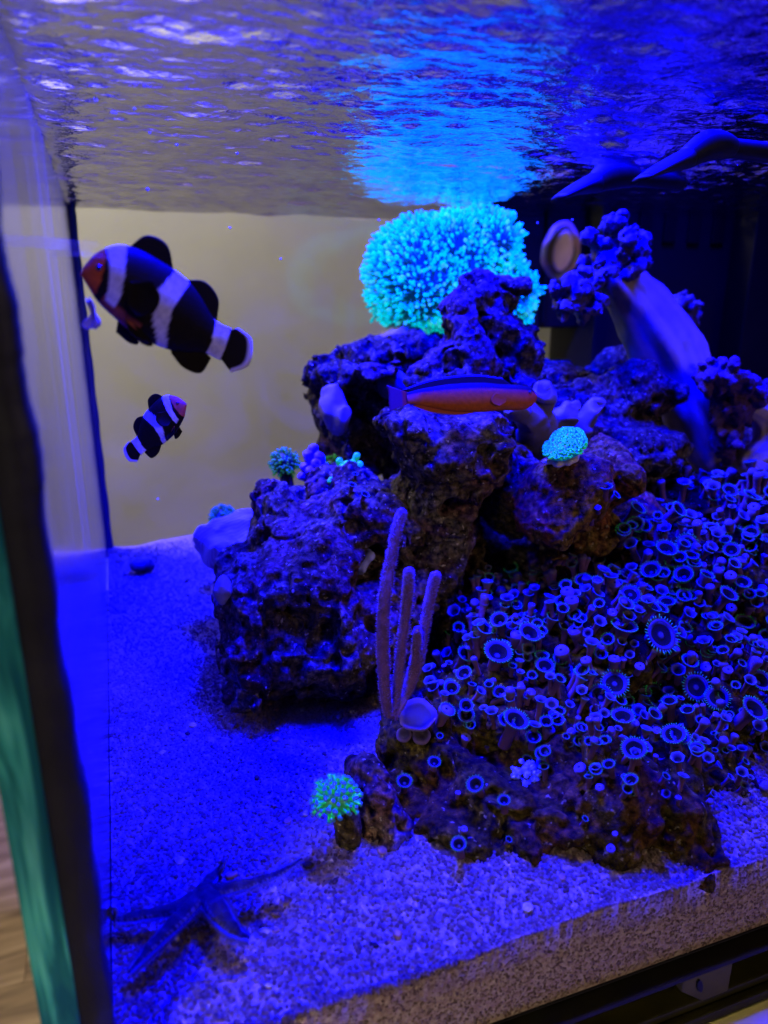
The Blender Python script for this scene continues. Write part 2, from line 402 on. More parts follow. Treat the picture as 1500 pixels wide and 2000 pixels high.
def edge_mat():
    m, nt, b = mat('green_glass_edge'); tc = N(nt, 'ShaderNodeTexCoord'); mp = N(nt, 'ShaderNodeMapping')
    mp.inputs['Rotation'].default_value = (0, .35, 0); mp.inputs['Scale'].default_value = (150, 40, 14); nt.links.new(tc.outputs['Object'], mp.inputs[0])
    n = N(nt, 'ShaderNodeTexNoise'); n.inputs['Scale'].default_value = 1; n.inputs['Detail'].default_value = 3; n.inputs['Distortion'].default_value = 1.0
    nt.links.new(mp.outputs[0], n.inputs['Vector'])
    r = ramp(nt, n.outputs['Fac'], [(.33, (.008, .09, .11)), (.47, (.015, .14, .13)), (.56, (.04, .30, .24)), (.70, (.14, .60, .42))])  # inner reflections painted in: dark streaks and highlights within the green
    n2 = noise(nt, 9, 3); r2 = ramp(nt, n2.outputs['Fac'], [(.35, (.5, .5, .6)), (.65, (1.2, 1.2, 1.1))])
    mu = N(nt, 'ShaderNodeMix', data_type='RGBA', blend_type='MULTIPLY'); mu.inputs[0].default_value = 1
    nt.links.new(r.outputs[0], mu.inputs[6]); nt.links.new(r2.outputs[0], mu.inputs[7]); nt.links.new(mu.outputs[2], b.inputs['Base Color'])
    b.inputs['Roughness'].default_value = .12; b.inputs['Coat Weight'].default_value = .4; bump(nt, b, n.outputs['Fac'], .6, .002); return m
sub('front_glass', (-.030, .204, -.008), (XR + .01, YF - .0002, .40), clear_mat(), aq, AO)
SG = side_glass()
sub('side_glass', (XL - .009, YF + .001, -.008), (XL, YB, .40), SG, aq, AO)
sub('side_glass', (XR, YF + .001, -.008), (XR + .009, YB, .40), SG, aq, AO)
sub('back_glass', (XL - .009, YB + .0005, 0), (XR + .009, YB + .009, .40), back_glass(), aq, AO)
sub('glass_edge', (-.0425, .204, -.0085), (-.0312, .2135, .41), edge_mat(), aq, AO, .0004)
# silicone seam with an uneven inner bead
pts = []; rad = []
V_, F_ = [], []
nz = 220
for i in range(nz):
    z = -.008 + .418 * i / (nz - 1); wv = .0006 * math.sin(z * 55) + .0005 * math.sin(z * 173 + 1) + .0004 * random.random()
    xr = -.0213 + wv
    for (x, y) in ((-.0311, .2045), (xr - .001, .2045), (xr, .2065), (xr - .0002, YF + .0035), (-.0236, YF + .006), (-.0311, YF + .006)):
        V_.append((x, y - YF, z))
for i in range(nz - 1):
    for k in range(6): F_.append((i * 6 + k, i * 6 + (k + 1) % 6, i * 6 + 6 + (k + 1) % 6, i * 6 + 6 + k))
F_ += [(5, 4, 3, 2, 1, 0), tuple((nz - 1) * 6 + k for k in range(6))]
obj('silicone_seam', mesh('silicone_seam', V_, F_), M['silicone'], aq)
tv, tf = tube([(XL + .002, YB - YF - .003, z) for z in np.linspace(.03, .40, 40)], [.0042 + .0004 * math.sin(i * 1.3) for i in range(40)], 10)
obj('silicone_seam', mesh('silicone_seam', tv, tf), M['seam'], aq)
sub('bottom_glass', (XL - .009, YF, -.0080), (XR + .009, YB, -.0069), M['black_panel'], aq, AO)

# ------------------------------------------------------------------ water surface, seen from below
def water_mat():
    m, nt, b = mat('water_surface')
    geo = N(nt, 'ShaderNodeNewGeometry')
    tc = N(nt, 'ShaderNodeTexCoord'); mp = N(nt, 'ShaderNodeMapping'); mp.inputs['Scale'].default_value = (.7, 1.1, 1); nt.links.new(tc.outputs['Object'], mp.inputs[0])
    n = N(nt, 'ShaderNodeTexNoise'); n.inputs['Scale'].default_value = 270; n.inputs['Detail'].default_value = 3; n.inputs['Distortion'].default_value = .4
    nt.links.new(mp.outputs[0], n.inputs['Vector'])
    bp = N(nt, 'ShaderNodeBump'); bp.inputs['Strength'].default_value = 1; bp.inputs['Distance'].default_value = .0008; nt.links.new(n.outputs['Fac'], bp.inputs['Height'])
    g = N(nt, 'ShaderNodeBsdfGlossy'); g.inputs['Color'].default_value = (.84, .83, .90, 1); g.inputs['Roughness'].default_value = .0
    nt.links.new(bp.outputs[0], g.inputs['Normal'])
    t = N(nt, 'ShaderNodeBsdfTransparent'); t.inputs[0].default_value = (.96, .97, 1, 1)
    # total internal reflection: only rays within the critical angle of the surface pass
    dt = N(nt, 'ShaderNodeVectorMath', operation='DOT_PRODUCT'); nt.links.new(bp.outputs[0], dt.inputs[0]); nt.links.new(geo.outputs['Incoming'], dt.inputs[1])
    ab = N(nt, 'ShaderNodeMath', operation='ABSOLUTE'); nt.links.new(dt.outputs['Value'], ab.inputs[0])
    r = ramp(nt, ab.outputs[0], [(.50, (1, 1, 1)), (.66, (.05, .05, .05))])
    mx = N(nt, 'ShaderNodeMixShader'); nt.links.new(r.outputs[0], mx.inputs[0]); nt.links.new(t.outputs[0], mx.inputs[1]); nt.links.new(g.outputs[0], mx.inputs[2])
    nt.links.new(mx.outputs[0], nt.nodes['Material Output'].inputs['Surface']); nt.nodes.remove(b); return m
def noise2(X, Y, s, seed): return vnoise(X / s, Y / s, np.zeros_like(X) + seed * 3.7, 1.0, seed)
nx, ny = 520, 380
X, Y = np.meshgrid(np.linspace(XL, XR, nx), np.linspace(YF, YB, ny), indexing='ij')
Z = (.0017 * noise2(X, Y * 1.3, .060, 3) + .0015 * noise2(X * .8 + Y * .3, Y * 1.5, .026, 4) + .0013 * noise2(X * .7 - Y * .3, Y * 1.6, .010, 5) + .00045 * noise2(X * .8 + Y * .2, Y * 1.4, .0055, 6))
calm = .85 + .15 * np.clip((YB - Y) / .35, 0, 1)
turb = 1 + .9 * np.exp(-((X - .40) ** 2 + (Y - .42) ** 2) / .015)
Z = ZS + Z * calm * turb
Z += -.003 + .0215 * np.clip((YB - Y) / (YB - YF), 0, 1)
Z += .002 * np.exp(-(X - XL) / .003)
v = np.stack((X, Y, Z), -1).reshape(-1, 3); i, j = np.meshgrid(np.arange(nx - 1), np.arange(ny - 1), indexing='ij'); a = (i * ny + j).ravel()
fw = np.stack((a, a + ny, a + ny + 1, a + 1), -1)
tag(obj('water_surface', mesh('water_surface', v, fw), water_mat()), kind='structure')

# ------------------------------------------------------------------ sand bed
nx, ny = 300, 240
def sandz(X, Y):
    h = ZSAND + .0042 * noise2(X, Y, .08, 11) + .0020 * noise2(X, Y, .03, 12)
    h = h - .009 * np.clip((.262 - Y) / .05, 0, 1) ** 1.3
    h = h + .012 * np.exp(-((X - .28) ** 2 + (Y - .262) ** 2) / .0016) * .4
    return h
xs = np.linspace(XL + .0005, XR, nx); ys = np.concatenate(([YF + .0008], np.linspace(YF + .0015, YB - .001, ny - 1)))
X, Y = np.meshgrid(xs, ys, indexing='ij'); Z = sandz(X, Y) + .0007 * noise2(X, Y, .006, 13); Z[:, 0] = Z[:, 2]; Z[:, 1] = Z[:, 2]
v = np.stack((X, Y, Z), -1).reshape(-1, 3); i, j = np.meshgrid(np.arange(nx - 1), np.arange(ny - 1), indexing='ij'); a = (i * ny + j).ravel()
fq = np.stack((a, a + ny, a + ny + 1, a + 1), -1)
front = np.stack((xs, np.full(nx, YF + .0008), np.full(nx, -.0068)), -1); n0 = len(v)
v = np.vstack((v, front)); q = np.arange(nx - 1)
fq = np.vstack((fq, np.stack((n0 + q, n0 + q + 1, (q + 1) * ny, q * ny), -1)))
bed = tag(obj('sand_bed', mesh('sand_bed', v, fq), M['sand']), kind='structure')

# ------------------------------------------------------------------ live rocks
def R(px, py, Y, rpx, rpy, ry, rot=0, tilt=0):
    """ellipsoid lobe at a photo position and true depth; rpx, rpy photo radii -> metres there, ry metres in depth"""
    c = P(px, py, Y); s = ppm(c); return (tuple(c), (rpx / s, ry, rpy / s), rot, tilt)
rocks = {}
def rock(key, label, prims, m='rock', **kw):
    me = sdf_mesh('live_rock', prims, **kw)
    o = tag(obj('live_rock', me, M[m]), label, 'rock', 'live rocks stacked in the tank'); rocks[key] = o; return o
rock('left', 'wide pitted brown rock on the left with a round hole showing a blue lit gap', [
    R(520, 1250, .44, 105, 105, .055), R(650, 1230, .44, 120, 125, .06), R(600, 1090, .47, 105, 110, .055), R(540, 1010, .49, 45, 70, .035),
    R(710, 1010, .46, 95, 90, .05), R(830, 1090, .45, 110, 130, .05), R(880, 1200, .46, 80, 90, .04), R(450, 1170, .45, 38, 45, .03, .5),
    R(475, 1330, .42, 30, 45, .03), R(650, 960, .50, 70, 45, .03), R(550, 1130, .45, 95, 90, .055), R(640, 1130, .44, 110, 110, .05), R(480, 1130, .46, 50, 50, .035), R(740, 1180, .44, 90, 110, .05)],
    carve=[R(714, 1100, .425, 48, 32, .048), R(490, 1050, .445, 18, 26, .015), R(900, 1010, .40, 45, 30, .03), R(880, 1330, .41, 90, 28, .06), R(960, 1110, .40, 50, 60, .05), R(780, 1300, .40, 50, 22, .04)],
    seed=3, pits=.011, voxel=.00145, floor=.03)
rock('pillar', 'upright dark pitted rock block in the middle, right under the orange fish', [
    R(870, 890, .43, 95, 95, .04), R(840, 980, .44, 80, 80, .045), R(990, 930, .44, 75, 85, .04), R(800, 830, .43, 35, 35, .022, .6), R(950, 880, .42, 32, 36, .02), R(1010, 1010, .44, 50, 50, .035), R(900, 830, .44, 85, 30, .035)],
    carve=[R(895, 1010, .395, 45, 22, .03), R(745, 870, .42, 22, 60, .03)], seed=13, pits=.010, voxel=.0013)
rock('peak', 'tall pointed rock peak standing in front of the large cyan coral', [
    R(930, 560, .52, 38, 38, .02), R(985, 580, .52, 40, 26, .02, .5), R(960, 640, .52, 60, 55, .03), R(985, 700, .52, 70, 70, .035), R(895, 620, .51, 26, 50, .018, -.45), R(900, 700, .50, 60, 50, .03), R(870, 770, .50, 80, 50, .035), R(1000, 790, .50, 60, 60, .04)],
    carve=[R(880, 650, .48, 20, 35, .02), R(960, 610, .485, 12, 22, .015, -.5)], seed=23, pits=.010, m='rock_blue', voxel=.0015)
rock('back', 'knobbly rock at the back left with blue dusted ledges, below the cyan coral', [
    R(640, 780, .60, 30, 60, .03), R(720, 700, .61, 60, 40, .035), R(700, 760, .60, 60, 50, .04), R(760, 800, .60, 70, 80, .05), R(670, 850, .60, 50, 65, .04), R(640, 740, .60, 20, 30, .02), R(760, 690, .59, 50, 40, .03), R(700, 730, .57, 40, 16, .03), R(800, 900, .60, 60, 60, .05), R(690, 930, .60, 40, 60, .04), R(840, 700, .60, 60, 50, .04)],
    carve=[R(740, 880, .545, 60, 60, .03), R(690, 790, .56, 30, 14, .03), R(740, 745, .56, 16, 16, .03)], seed=33, pits=.012, m='rock_blue', voxel=.0019)
rock('plugrock', 'reddish brown rock that carries the small cyan coral disc', [
    R(1110, 960, .385, 72, 75, .03), R(1060, 1020, .385, 50, 40, .025, .4), R(1140, 1040, .40, 90, 45, .03), R(1180, 930, .40, 45, 60, .03), R(1230, 1020, .41, 60, 50, .03)],
    carve=[R(1060, 1085, .375, 40, 25, .03), R(1137, 965, .352, 6, 8, .008)], seed=43, pits=.006, m='rock_red', voxel=.0012, noise=((.022, .004), (.009, .002), (.004, .0008)))
rock('right', 'long knobbly brown rock on the right under the leather coral stalk', [
    R(1130, 780, .52, 90, 45, .04), R(1250, 760, .50, 62, 52, .035), R(1080, 730, .55, 60, 30, .03), R(1235, 870, .475, 90, 58, .045), R(1180, 860, .47, 70, 45, .04), R(1370, 880, .53, 110, 60, .042), R(1480, 910, .53, 90, 60, .045), R(1310, 800, .54, 90, 50, .035), R(1380, 985, .48, 90, 45, .045), R(1480, 1010, .47, 60, 40, .04), R(1060, 840, .50, 60, 50, .04), R(1200, 720, .58, 50, 40, .03), R(1090, 1080, .50, 130, 80, .04), R(960, 1050, .52, 90, 70, .04)],
    carve=[R(1235, 760, .455, 26, 32, .02), R(1290, 815, .455, 25, 20, .02)], seed=53, pits=.010, voxel=.0017, m='rock_blue')
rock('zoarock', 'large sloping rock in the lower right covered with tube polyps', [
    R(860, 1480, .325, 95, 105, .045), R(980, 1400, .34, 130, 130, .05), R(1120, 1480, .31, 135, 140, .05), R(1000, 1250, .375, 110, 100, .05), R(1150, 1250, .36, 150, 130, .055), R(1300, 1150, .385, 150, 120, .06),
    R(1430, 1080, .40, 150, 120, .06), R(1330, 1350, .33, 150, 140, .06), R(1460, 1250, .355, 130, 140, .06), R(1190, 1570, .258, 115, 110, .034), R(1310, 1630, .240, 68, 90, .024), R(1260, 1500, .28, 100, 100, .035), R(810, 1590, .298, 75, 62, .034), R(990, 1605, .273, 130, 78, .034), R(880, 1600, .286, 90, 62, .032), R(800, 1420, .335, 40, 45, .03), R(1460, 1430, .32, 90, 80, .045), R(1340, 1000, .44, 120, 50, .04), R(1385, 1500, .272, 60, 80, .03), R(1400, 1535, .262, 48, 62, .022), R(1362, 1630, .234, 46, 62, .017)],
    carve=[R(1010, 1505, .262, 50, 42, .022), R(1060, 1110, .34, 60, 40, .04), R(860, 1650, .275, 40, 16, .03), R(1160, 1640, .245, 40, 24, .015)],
    seed=63, m='rock_dark_shaded', pits=.012, pitscale=.014, voxel=.0015, floor=.025, noise=((.022, .0055), (.010, .0034), (.0045, .0015)))
rock('small', 'small ragged stub of rock beside the green hammer coral', [
    R(735, 1560, .298, 40, 60, .02), R(725, 1510, .30, 26, 28, .015), R(745, 1615, .292, 45, 34, .02)], seed=73, pits=.006, voxel=.0010, floor=.03, noise=((.012, .002), (.004, .001)))

def bvh(*keys):
    V = []; F = []; n = 0
    for k in keys:
        me = rocks[k].data; vv = np.empty(len(me.vertices) * 3, np.float32); me.vertices.foreach_get('co', vv)
        vv = vv.reshape(-1, 3); V += [tuple(map(float, x)) for x in vv]
        ff = np.empty(len(me.loops), np.int32); me.loops.foreach_get('vertex_index', ff); ff = ff.reshape(-1, 4) + n
        F += ff.tolist(); n += len(vv)
    return BVHTree.FromPolygons(V, F)
B_ALL = bvh('zoarock', 'right', 'plugrock', 'pillar', 'left')
def on_rock(px, py, tree=None):
    h = (tree or B_ALL).ray_cast(CAM, D(px, py)); return (h[0], h[1]) if h[0] else (None, None)

# ------------------------------------------------------------------ sand grains (uncountable)
def grains():
    vi, fi = ico(1)
    g = np.random.default_rng(5); protos = []
    pc = bpy.data.collections.new('grain_shapes')
    for k in range(4):
        vv = vi * (1 + .35 * (g.random((len(vi), 1)) - .5)) * np.array([1, .8 + .3 * g.random(), .6 + .2 * g.random()])
        me = mesh('grain', vv * .5, fi, smooth=True); me.materials.append(M['sand'])
        o = bpy.data.objects.new('grain', me); pc.objects.link(o); protos.append(o)
    def scatter(n, x0, x1, y0, y1, smin_, smax_):
        x = g.uniform(x0, x1, n); y = g.uniform(y0, y1, n)
        s = g.uniform(smin_, smax_, n)
        return np.stack((x, y, sandz(x, y) + .0007 * noise2(x, y, .006, 13) + s * g.uniform(-.1, .25, n)), -1), s
    A = [scatter(24000, XL + .001, .36, YF + .001, .32, .0012, .0027), scatter(3500, XL + .001, .36, YF + .0008, YF + .004, .0010, .0022), scatter(28000, XL + .001, .32, .32, .50, .0012, .0025), scatter(16000, XL + .001, .26, .50, .77, .0014, .0024)]
    n = 13000; x = g.uniform(XL, .36, n); z = g.uniform(-.0065, ZSAND - .008, n)
    A.append((np.stack((x, np.full(n, YF + .0012), z), -1), g.uniform(.0010, .0021, n)))
    pts = np.vstack([a_[0] for a_ in A]); sc = np.concatenate([a_[1] for a_ in A])
    me = bpy.data.meshes.new('sand_grains'); me.vertices.add(len(pts)); me.vertices.foreach_set('co', pts.astype(np.float32).ravel())
    at = me.attributes.new('gs', 'FLOAT', 'POINT'); at.data.foreach_set('value', sc.astype(np.float32))
    rt = me.attributes.new('gr', 'FLOAT_VECTOR', 'POINT'); rt.data.foreach_set('vector', (g.random(len(pts) * 3) * 6.28).astype(np.float32))
    o = obj('sand_grains', me); me.materials.append(M['sand'])
    ng = bpy.data.node_groups.new('grains', 'GeometryNodeTree')
    ng.interface.new_socket('Geometry', in_out='INPUT', socket_type='NodeSocketGeometry'); ng.interface.new_socket('Geometry', in_out='OUTPUT', socket_type='NodeSocketGeometry')
    gi = ng.nodes.new('NodeGroupInput'); go = ng.nodes.new('NodeGroupOutput'); ip = ng.nodes.new('GeometryNodeInstanceOnPoints')
    ci = ng.nodes.new('GeometryNodeCollectionInfo'); ci.inputs['Collection'].default_value = pc; ci.inputs['Separate Children'].default_value = True; ci.inputs['Reset Children'].default_value = True
    na = ng.nodes.new('GeometryNodeInputNamedAttribute'); na.data_type = 'FLOAT'; na.inputs[0].default_value = 'gs'
    nr = ng.nodes.new('GeometryNodeInputNamedAttribute'); nr.data_type = 'FLOAT_VECTOR'; nr.inputs[0].default_value = 'gr'
    L = ng.links.new
    L(gi.outputs[0], ip.inputs['Points']); L(ci.outputs[0], ip.inputs['Instance']); ip.inputs['Pick Instance'].default_value = True
    L(nr.outputs[0], ip.inputs['Rotation']); L(na.outputs[0], ip.inputs['Scale']); L(ip.outputs[0], go.inputs[0])
    md = o.modifiers.new('grains', 'NODES'); md.node_group = ng
    tag(o, 'loose coarse sand grains covering the tank bottom', 'sand grains', kind='stuff')
grains()

# ------------------------------------------------------------------ zoanthid colony
def lathe(prof, n=20, wob=0, colf=None, cap=True):
    V = []; F = []; Cc = []
    for i, (r, z) in enumerate(prof):
        for k in range(n):
            q = 2 * math.pi * k / n; rr = r * (1 + wob * math.sin(5 * q + i * .3) + wob * .6 * math.sin(3 * q + 2))
            V.append((rr * math.cos(q), rr * math.sin(q), z))
            if colf: Cc.append(colf(i / (len(prof) - 1)))
    for i in range(len(prof) - 1):
        for k in range(n): F.append((i * n + k, i * n + (k + 1) % n, (i + 1) * n + (k + 1) % n, (i + 1) * n + k))
    if cap: F.append(tuple((len(prof) - 1) * n + k for k in range(n)))
    return V, F, Cc
STALK = (.09, .035, .07); RIMC = (.04, .03, .05); DISC = (.008, .007, .0025); TEAL = (.01, .42, .09); TEALG = (.02, .60, .06)
def zoa_proto(kind, seed):
    r_ = random.Random(seed); R_ = .5
    lean = r_.uniform(-.12, .12)
    if kind == 'bud':
        prof = [(.30, -1.3), (.28, -.9), (.30, -.5), (.40, -.15), (.44, .02), (.40, .14), (.27, .22), (.12, .22), (.05, .17)]
        st_ = mesh('polyp', *lathe(prof, 18, .03, lambda t: tuple(np.array(STALK) * (1 - t ** 2) + np.array((.10, .09, .24)) * t ** 2)))
        return st_, mesh('oral_disc', *lathe([(.10, .20), (.06, .215), (.02, .19)], 12, 0, lambda t: DISC)), None
    op = {'cup': .42, 'open': .5, 'flat': .56}[kind]; rim = {'cup': .10, 'open': .05, 'flat': -.01}[kind]
    prof = [(.27, -1.4), (.24, -1.0), (.24, -.6), (.30, -.28), (op * .86, -.08), (op * .98, rim), (op * .93, rim + .035), (op * .80, rim + .01)]
    def sc_(t): return tuple(np.array(STALK) * (1 - t ** 3) + np.array(RIMC) * t ** 3)
    st_ = mesh('polyp', *lathe(prof, 22, .025, sc_, False))
    dp = -.26 if kind != 'flat' else -.07
    def dc(t): 
        a = np.array((.05, .05, .15)) if t < .10 else (np.array(DISC) if t < .8 else np.array((.05, .045, .05)))
        return tuple(a)
    disc = mesh('oral_disc', *lathe([(op * .82, rim + .008), (op * .66, rim - .03), (op * .45, dp), (op * .25, dp + .0), (op * .14, dp + .04), (op * .05, dp + .03)], 22, .02, dc))
    parts = []
    nt_ = r_.randint(28, 36)
    for k in range(nt_):
        q = 2 * math.pi * (k + .3 * r_.random()) / nt_; inner = k % 2
        ln = (.15 if kind == 'flat' else .09) * (1.0 if inner else .7) * r_.uniform(.8, 1.2); up = {'flat': .25, 'open': .8, 'cup': 1.3}[kind] + (.3 if inner else 0)
        c, s = math.cos(q), math.sin(q); r0 = op * .95
        p0 = Vector((c * r0, s * r0, rim + .01)); p1 = p0 + Vector((c, s, up)).normalized() * ln * .6; p2 = p1 + Vector((c, s, up * .5)).normalized() * ln * .5
        col = TEAL if r_.random() < .6 else TEALG
        parts.append(tube([p0, p1, p2], [.022, .020, .012], 4, True, None, lambda t, q_: tuple(np.array(RIMC) * (1 - t) + np.array(col) * t)))
    vv, ff, cc = merge(parts)
    return st_, disc, mesh('tentacle_fringe', vv, ff, cc)
PZ = {k: [zoa_proto(k, 10 * i + s) for s in range(n)] for i, (k, n) in enumerate((('cup', 3), ('open', 4), ('flat', 2), ('bud', 3)))}
for k in PZ:
    for a_, b_, c_ in PZ[k]:
        a_.materials.append(M['zoa']); b_.materials.append(M['zoa'])
        if c_: c_.materials.append(M['fringe'])
zc = tag(empty('zoanthid_colony', P(1150, 1350, .36)), 'colony of tube shaped blue violet polyps with teal fringes spread over the lower right rock', 'coral')
Z5 = [(265,712,122,'o'),(388,625,100,'o'),(968,605,175,'f'),(805,845,132,'f'),(1145,845,140,'f'),(930,890,120,'o'),(1275,910,115,'f'),(1370,955,115,'o'),(745,905,100,'o'),(320,1015,112,'o'),(485,785,82,'o'),(530,850,60,'c'),(597,838,70,'c'),(195,625,85,'c'),(105,720,80,'o'),(310,565,78,'o'),(235,400,52,'c'),(455,630,62,'c'),(150,820,72,'o'),(70,870,70,'o'),(158,893,46,'c'),(243,882,50,'c'),(20,980,72,'o'),(135,950,62,'o'),(555,1005,62,'c'),
(605,462,70,'b'),(612,505,72,'b'),(685,540,45,'b'),(780,552,52,'b'),(660,655,55,'b'),(595,708,75,'b'),(735,705,62,'b'),(568,788,66,'b'),(700,772,56,'b'),(800,775,64,'b'),(1110,645,72,'b'),(1150,548,48,'b'),(1330,520,54,'b'),(1402,525,58,'b'),(900,375,50,'b'),(730,430,50,'b'),(675,450,54,'b'),(1035,685,66,'b'),(1315,810,52,'b'),(1405,775,60,'b'),(1225,795,54,'b'),(1155,1000,72,'c'),(905,215,44,'b'),(735,85,36,'b'),(705,135,38,'b'),(1425,610,60,'b'),(910,795,52,'b'),
(860,75,72,'o'),(1025,65,72,'o'),(1130,225,105,'f'),(1415,150,95,'f'),(1330,258,72,'o'),(1425,255,60,'o'),(1055,300,76,'f'),(1145,300,60,'o'),(985,345,86,'o'),(1130,355,82,'o'),(1070,365,62,'o'),(870,465,104,'f'),(820,505,72,'o'),(1045,470,72,'o'),(1040,510,72,'o'),(675,408,72,'o'),(770,362,60,'o'),(830,620,112,'o'),(1270,350,52,'c'),(1370,415,72,'o'),(1270,460,82,'o'),(940,525,72,'o'),(1320,680,62,'c'),(1365,640,62,'c'),(1365,590,82,'o'),(1120,770,86,'c'),(695,840,56,'c'),(1065,960,78,'c'),(1430,840,98,'o'),(1485,990,62,'o'),(870,940,62,'c'),(840,1020,100,'o'),(945,1000,72,'c'),(725,1075,46,'c'),(700,1130,52,'c'),(775,1120,52,'c'),(1085,1090,104,'o'),(1255,1110,52,'c'),(1170,1140,52,'c'),(440,440,52,'c'),(365,375,42,'o'),(355,520,42,'c'),(130,555,42,'c'),(190,545,42,'b'),(100,605,60,'c'),(65,650,62,'c'),
(1240,40,45,'o'),(1310,50,50,'o'),(1180,125,40,'b'),(1120,160,40,'b'),(930,140,44,'b'),(900,155,50,'b'),(1030,115,60,'b'),(1330,160,50,'o'),(1245,178,56,'o'),(1180,172,44,'o'),(1235,245,40,'b'),(1470,210,55,'o'),(1480,310,40,'b'),(790,25,40,'o'),(1380,60,50,'o'),(1440,50,44,'o'),(1210,405,46,'b'),(1320,370,60,'b'),(1255,420,46,'b'),(850,275,44,'b'),(890,240,50,'o'),(1010,255,90,'o'),(1000,390,60,'o'),(440,405,50,'o'),(500,600,40,'o'),(420,575,50,'o'),(1480,640,60,'c'),(1470,700,66,'c'),(1240,580,70,'o'),(1000,1090,46,'b'),(560,520,44,'b'),(355,440,40,'o'),(240,490,40,'b'),(240,1060,30,'b')]
Z7 = [(185,170,72,'o'),(465,130,72,'c'),(555,115,66,'c'),(725,140,140,'o'),(960,75,112,'o'),(1190,95,46,'c'),(1080,130,56,'c'),(1185,190,46,'c'),(1245,190,46,'c'),(1325,235,52,'c'),(870,330,60,'c'),(835,225,36,'b'),(450,355,60,'c'),(520,400,60,'b'),(650,385,72,'c'),(695,440,36,'c'),(410,580,46,'c'),(605,665,40,'b'),(585,735,60,'b'),(1250,495,52,'c'),(970,470,44,'b'),(1330,625,32,'c'),(490,45,42,'c')]
Z6 = [(895,95,50,'c'),(860,245,76,'o'),(690,340,90,'o'),(1140,335,100,'o'),(1275,465,86,'c'),(1020,700,90,'o'),(1285,700,50,'c'),(1040,640,46,'b'),(1000,440,40,'b'),(1180,165,34,'b')]
ZX = [(685, 945, 16, 'o'), (707, 962, 18, 'o'), (693, 925, 12, 'o'), (880, 1330, 24, 'o'), (870, 1300, 14, 'b'), (955, 1330, 18, 'c'), (990, 1390, 30, 'o'), (860, 1380, 34, 'b'), (920, 1400, 22, 'c')]
ZP = [(850 + x / 2.308, 950 + y / 2.308, s / 2.308, k) for x, y, s, k in Z5] + [(1000 + x / 3, 1400 + y / 3, s / 3, k) for x, y, s, k in Z7] + [(560 + x / 3, 1400 + y / 3, s / 3, k) for x, y, s, k in Z6] + ZX
rf = random.Random(21)
for cx, cy_, rx, ry, n_ in ((1340, 1000, 160, 60, 22), (1400, 1180, 110, 120, 26), (1130, 1180, 150, 90, 18), (1250, 1330, 230, 130, 30), (960, 1300, 90, 150, 12), (1130, 1450, 110, 80, 14)):
    for _ in range(n_):
        ZP.append((cx + rx * rf.uniform(-1, 1), cy_ + ry * rf.uniform(-1, 1), rf.uniform(17, 33), rf.choice('ocbcocc')))
rz = random.Random(3); B_Z = bvh('zoarock', 'right', 'plugrock', 'left')
KN = {'o': 'open', 'f': 'flat', 'c': 'cup', 'b': 'bud'}
nzoa = 0
for (px, py, s, k) in ZP:
    tall = s * (rz.uniform(.85, 1.6) if k != 'f' else .6)
    h, nrm = on_rock(px, py + tall * .8, B_Z)
    if h is None: h, nrm = on_rock(px, py + tall * .4, B_Z)
    if h is None: continue
    size = s / ppm(h) * (1.0 if k != 'f' else .74)
    view = (CAM - h).normalized()
    up = (Vector((0, 0, 1)) * (.95 if k != 'f' else .35) + nrm * .35 + view * (.22 if k in 'oc' else (.95 if k == 'f' else .12)) + Vector((rz.uniform(-.5, .5), rz.uniform(-.45, .2), 0))).normalized()
    head = h + up * (tall / ppm(h)) * .85
    q = up.to_track_quat('Z', 'Y') @ Quaternion((0, 0, 1), rz.uniform(0, 6.28))
    a_, b_, c_ = rz.choice(PZ[KN[k]])
    o = bpy.data.objects.new('polyp', a_); COL.objects.link(o); o.parent = zc
    o.location = head - zc.location; o.rotation_mode = 'QUATERNION'; o.rotation_quaternion = q
    zs_ = (tall / ppm(h)) * .95 / (size * 1.25) 
    o.scale = (size, size, size * (1 if k == 'f' else max(.8, min(1.8, zs_))))
    for nm, mm_ in (('oral_disc', b_), ('tentacle_fringe', c_)):
        if mm_:
            s_ = bpy.data.objects.new(nm, mm_); COL.objects.link(s_); s_.parent = o
    nzoa += 1

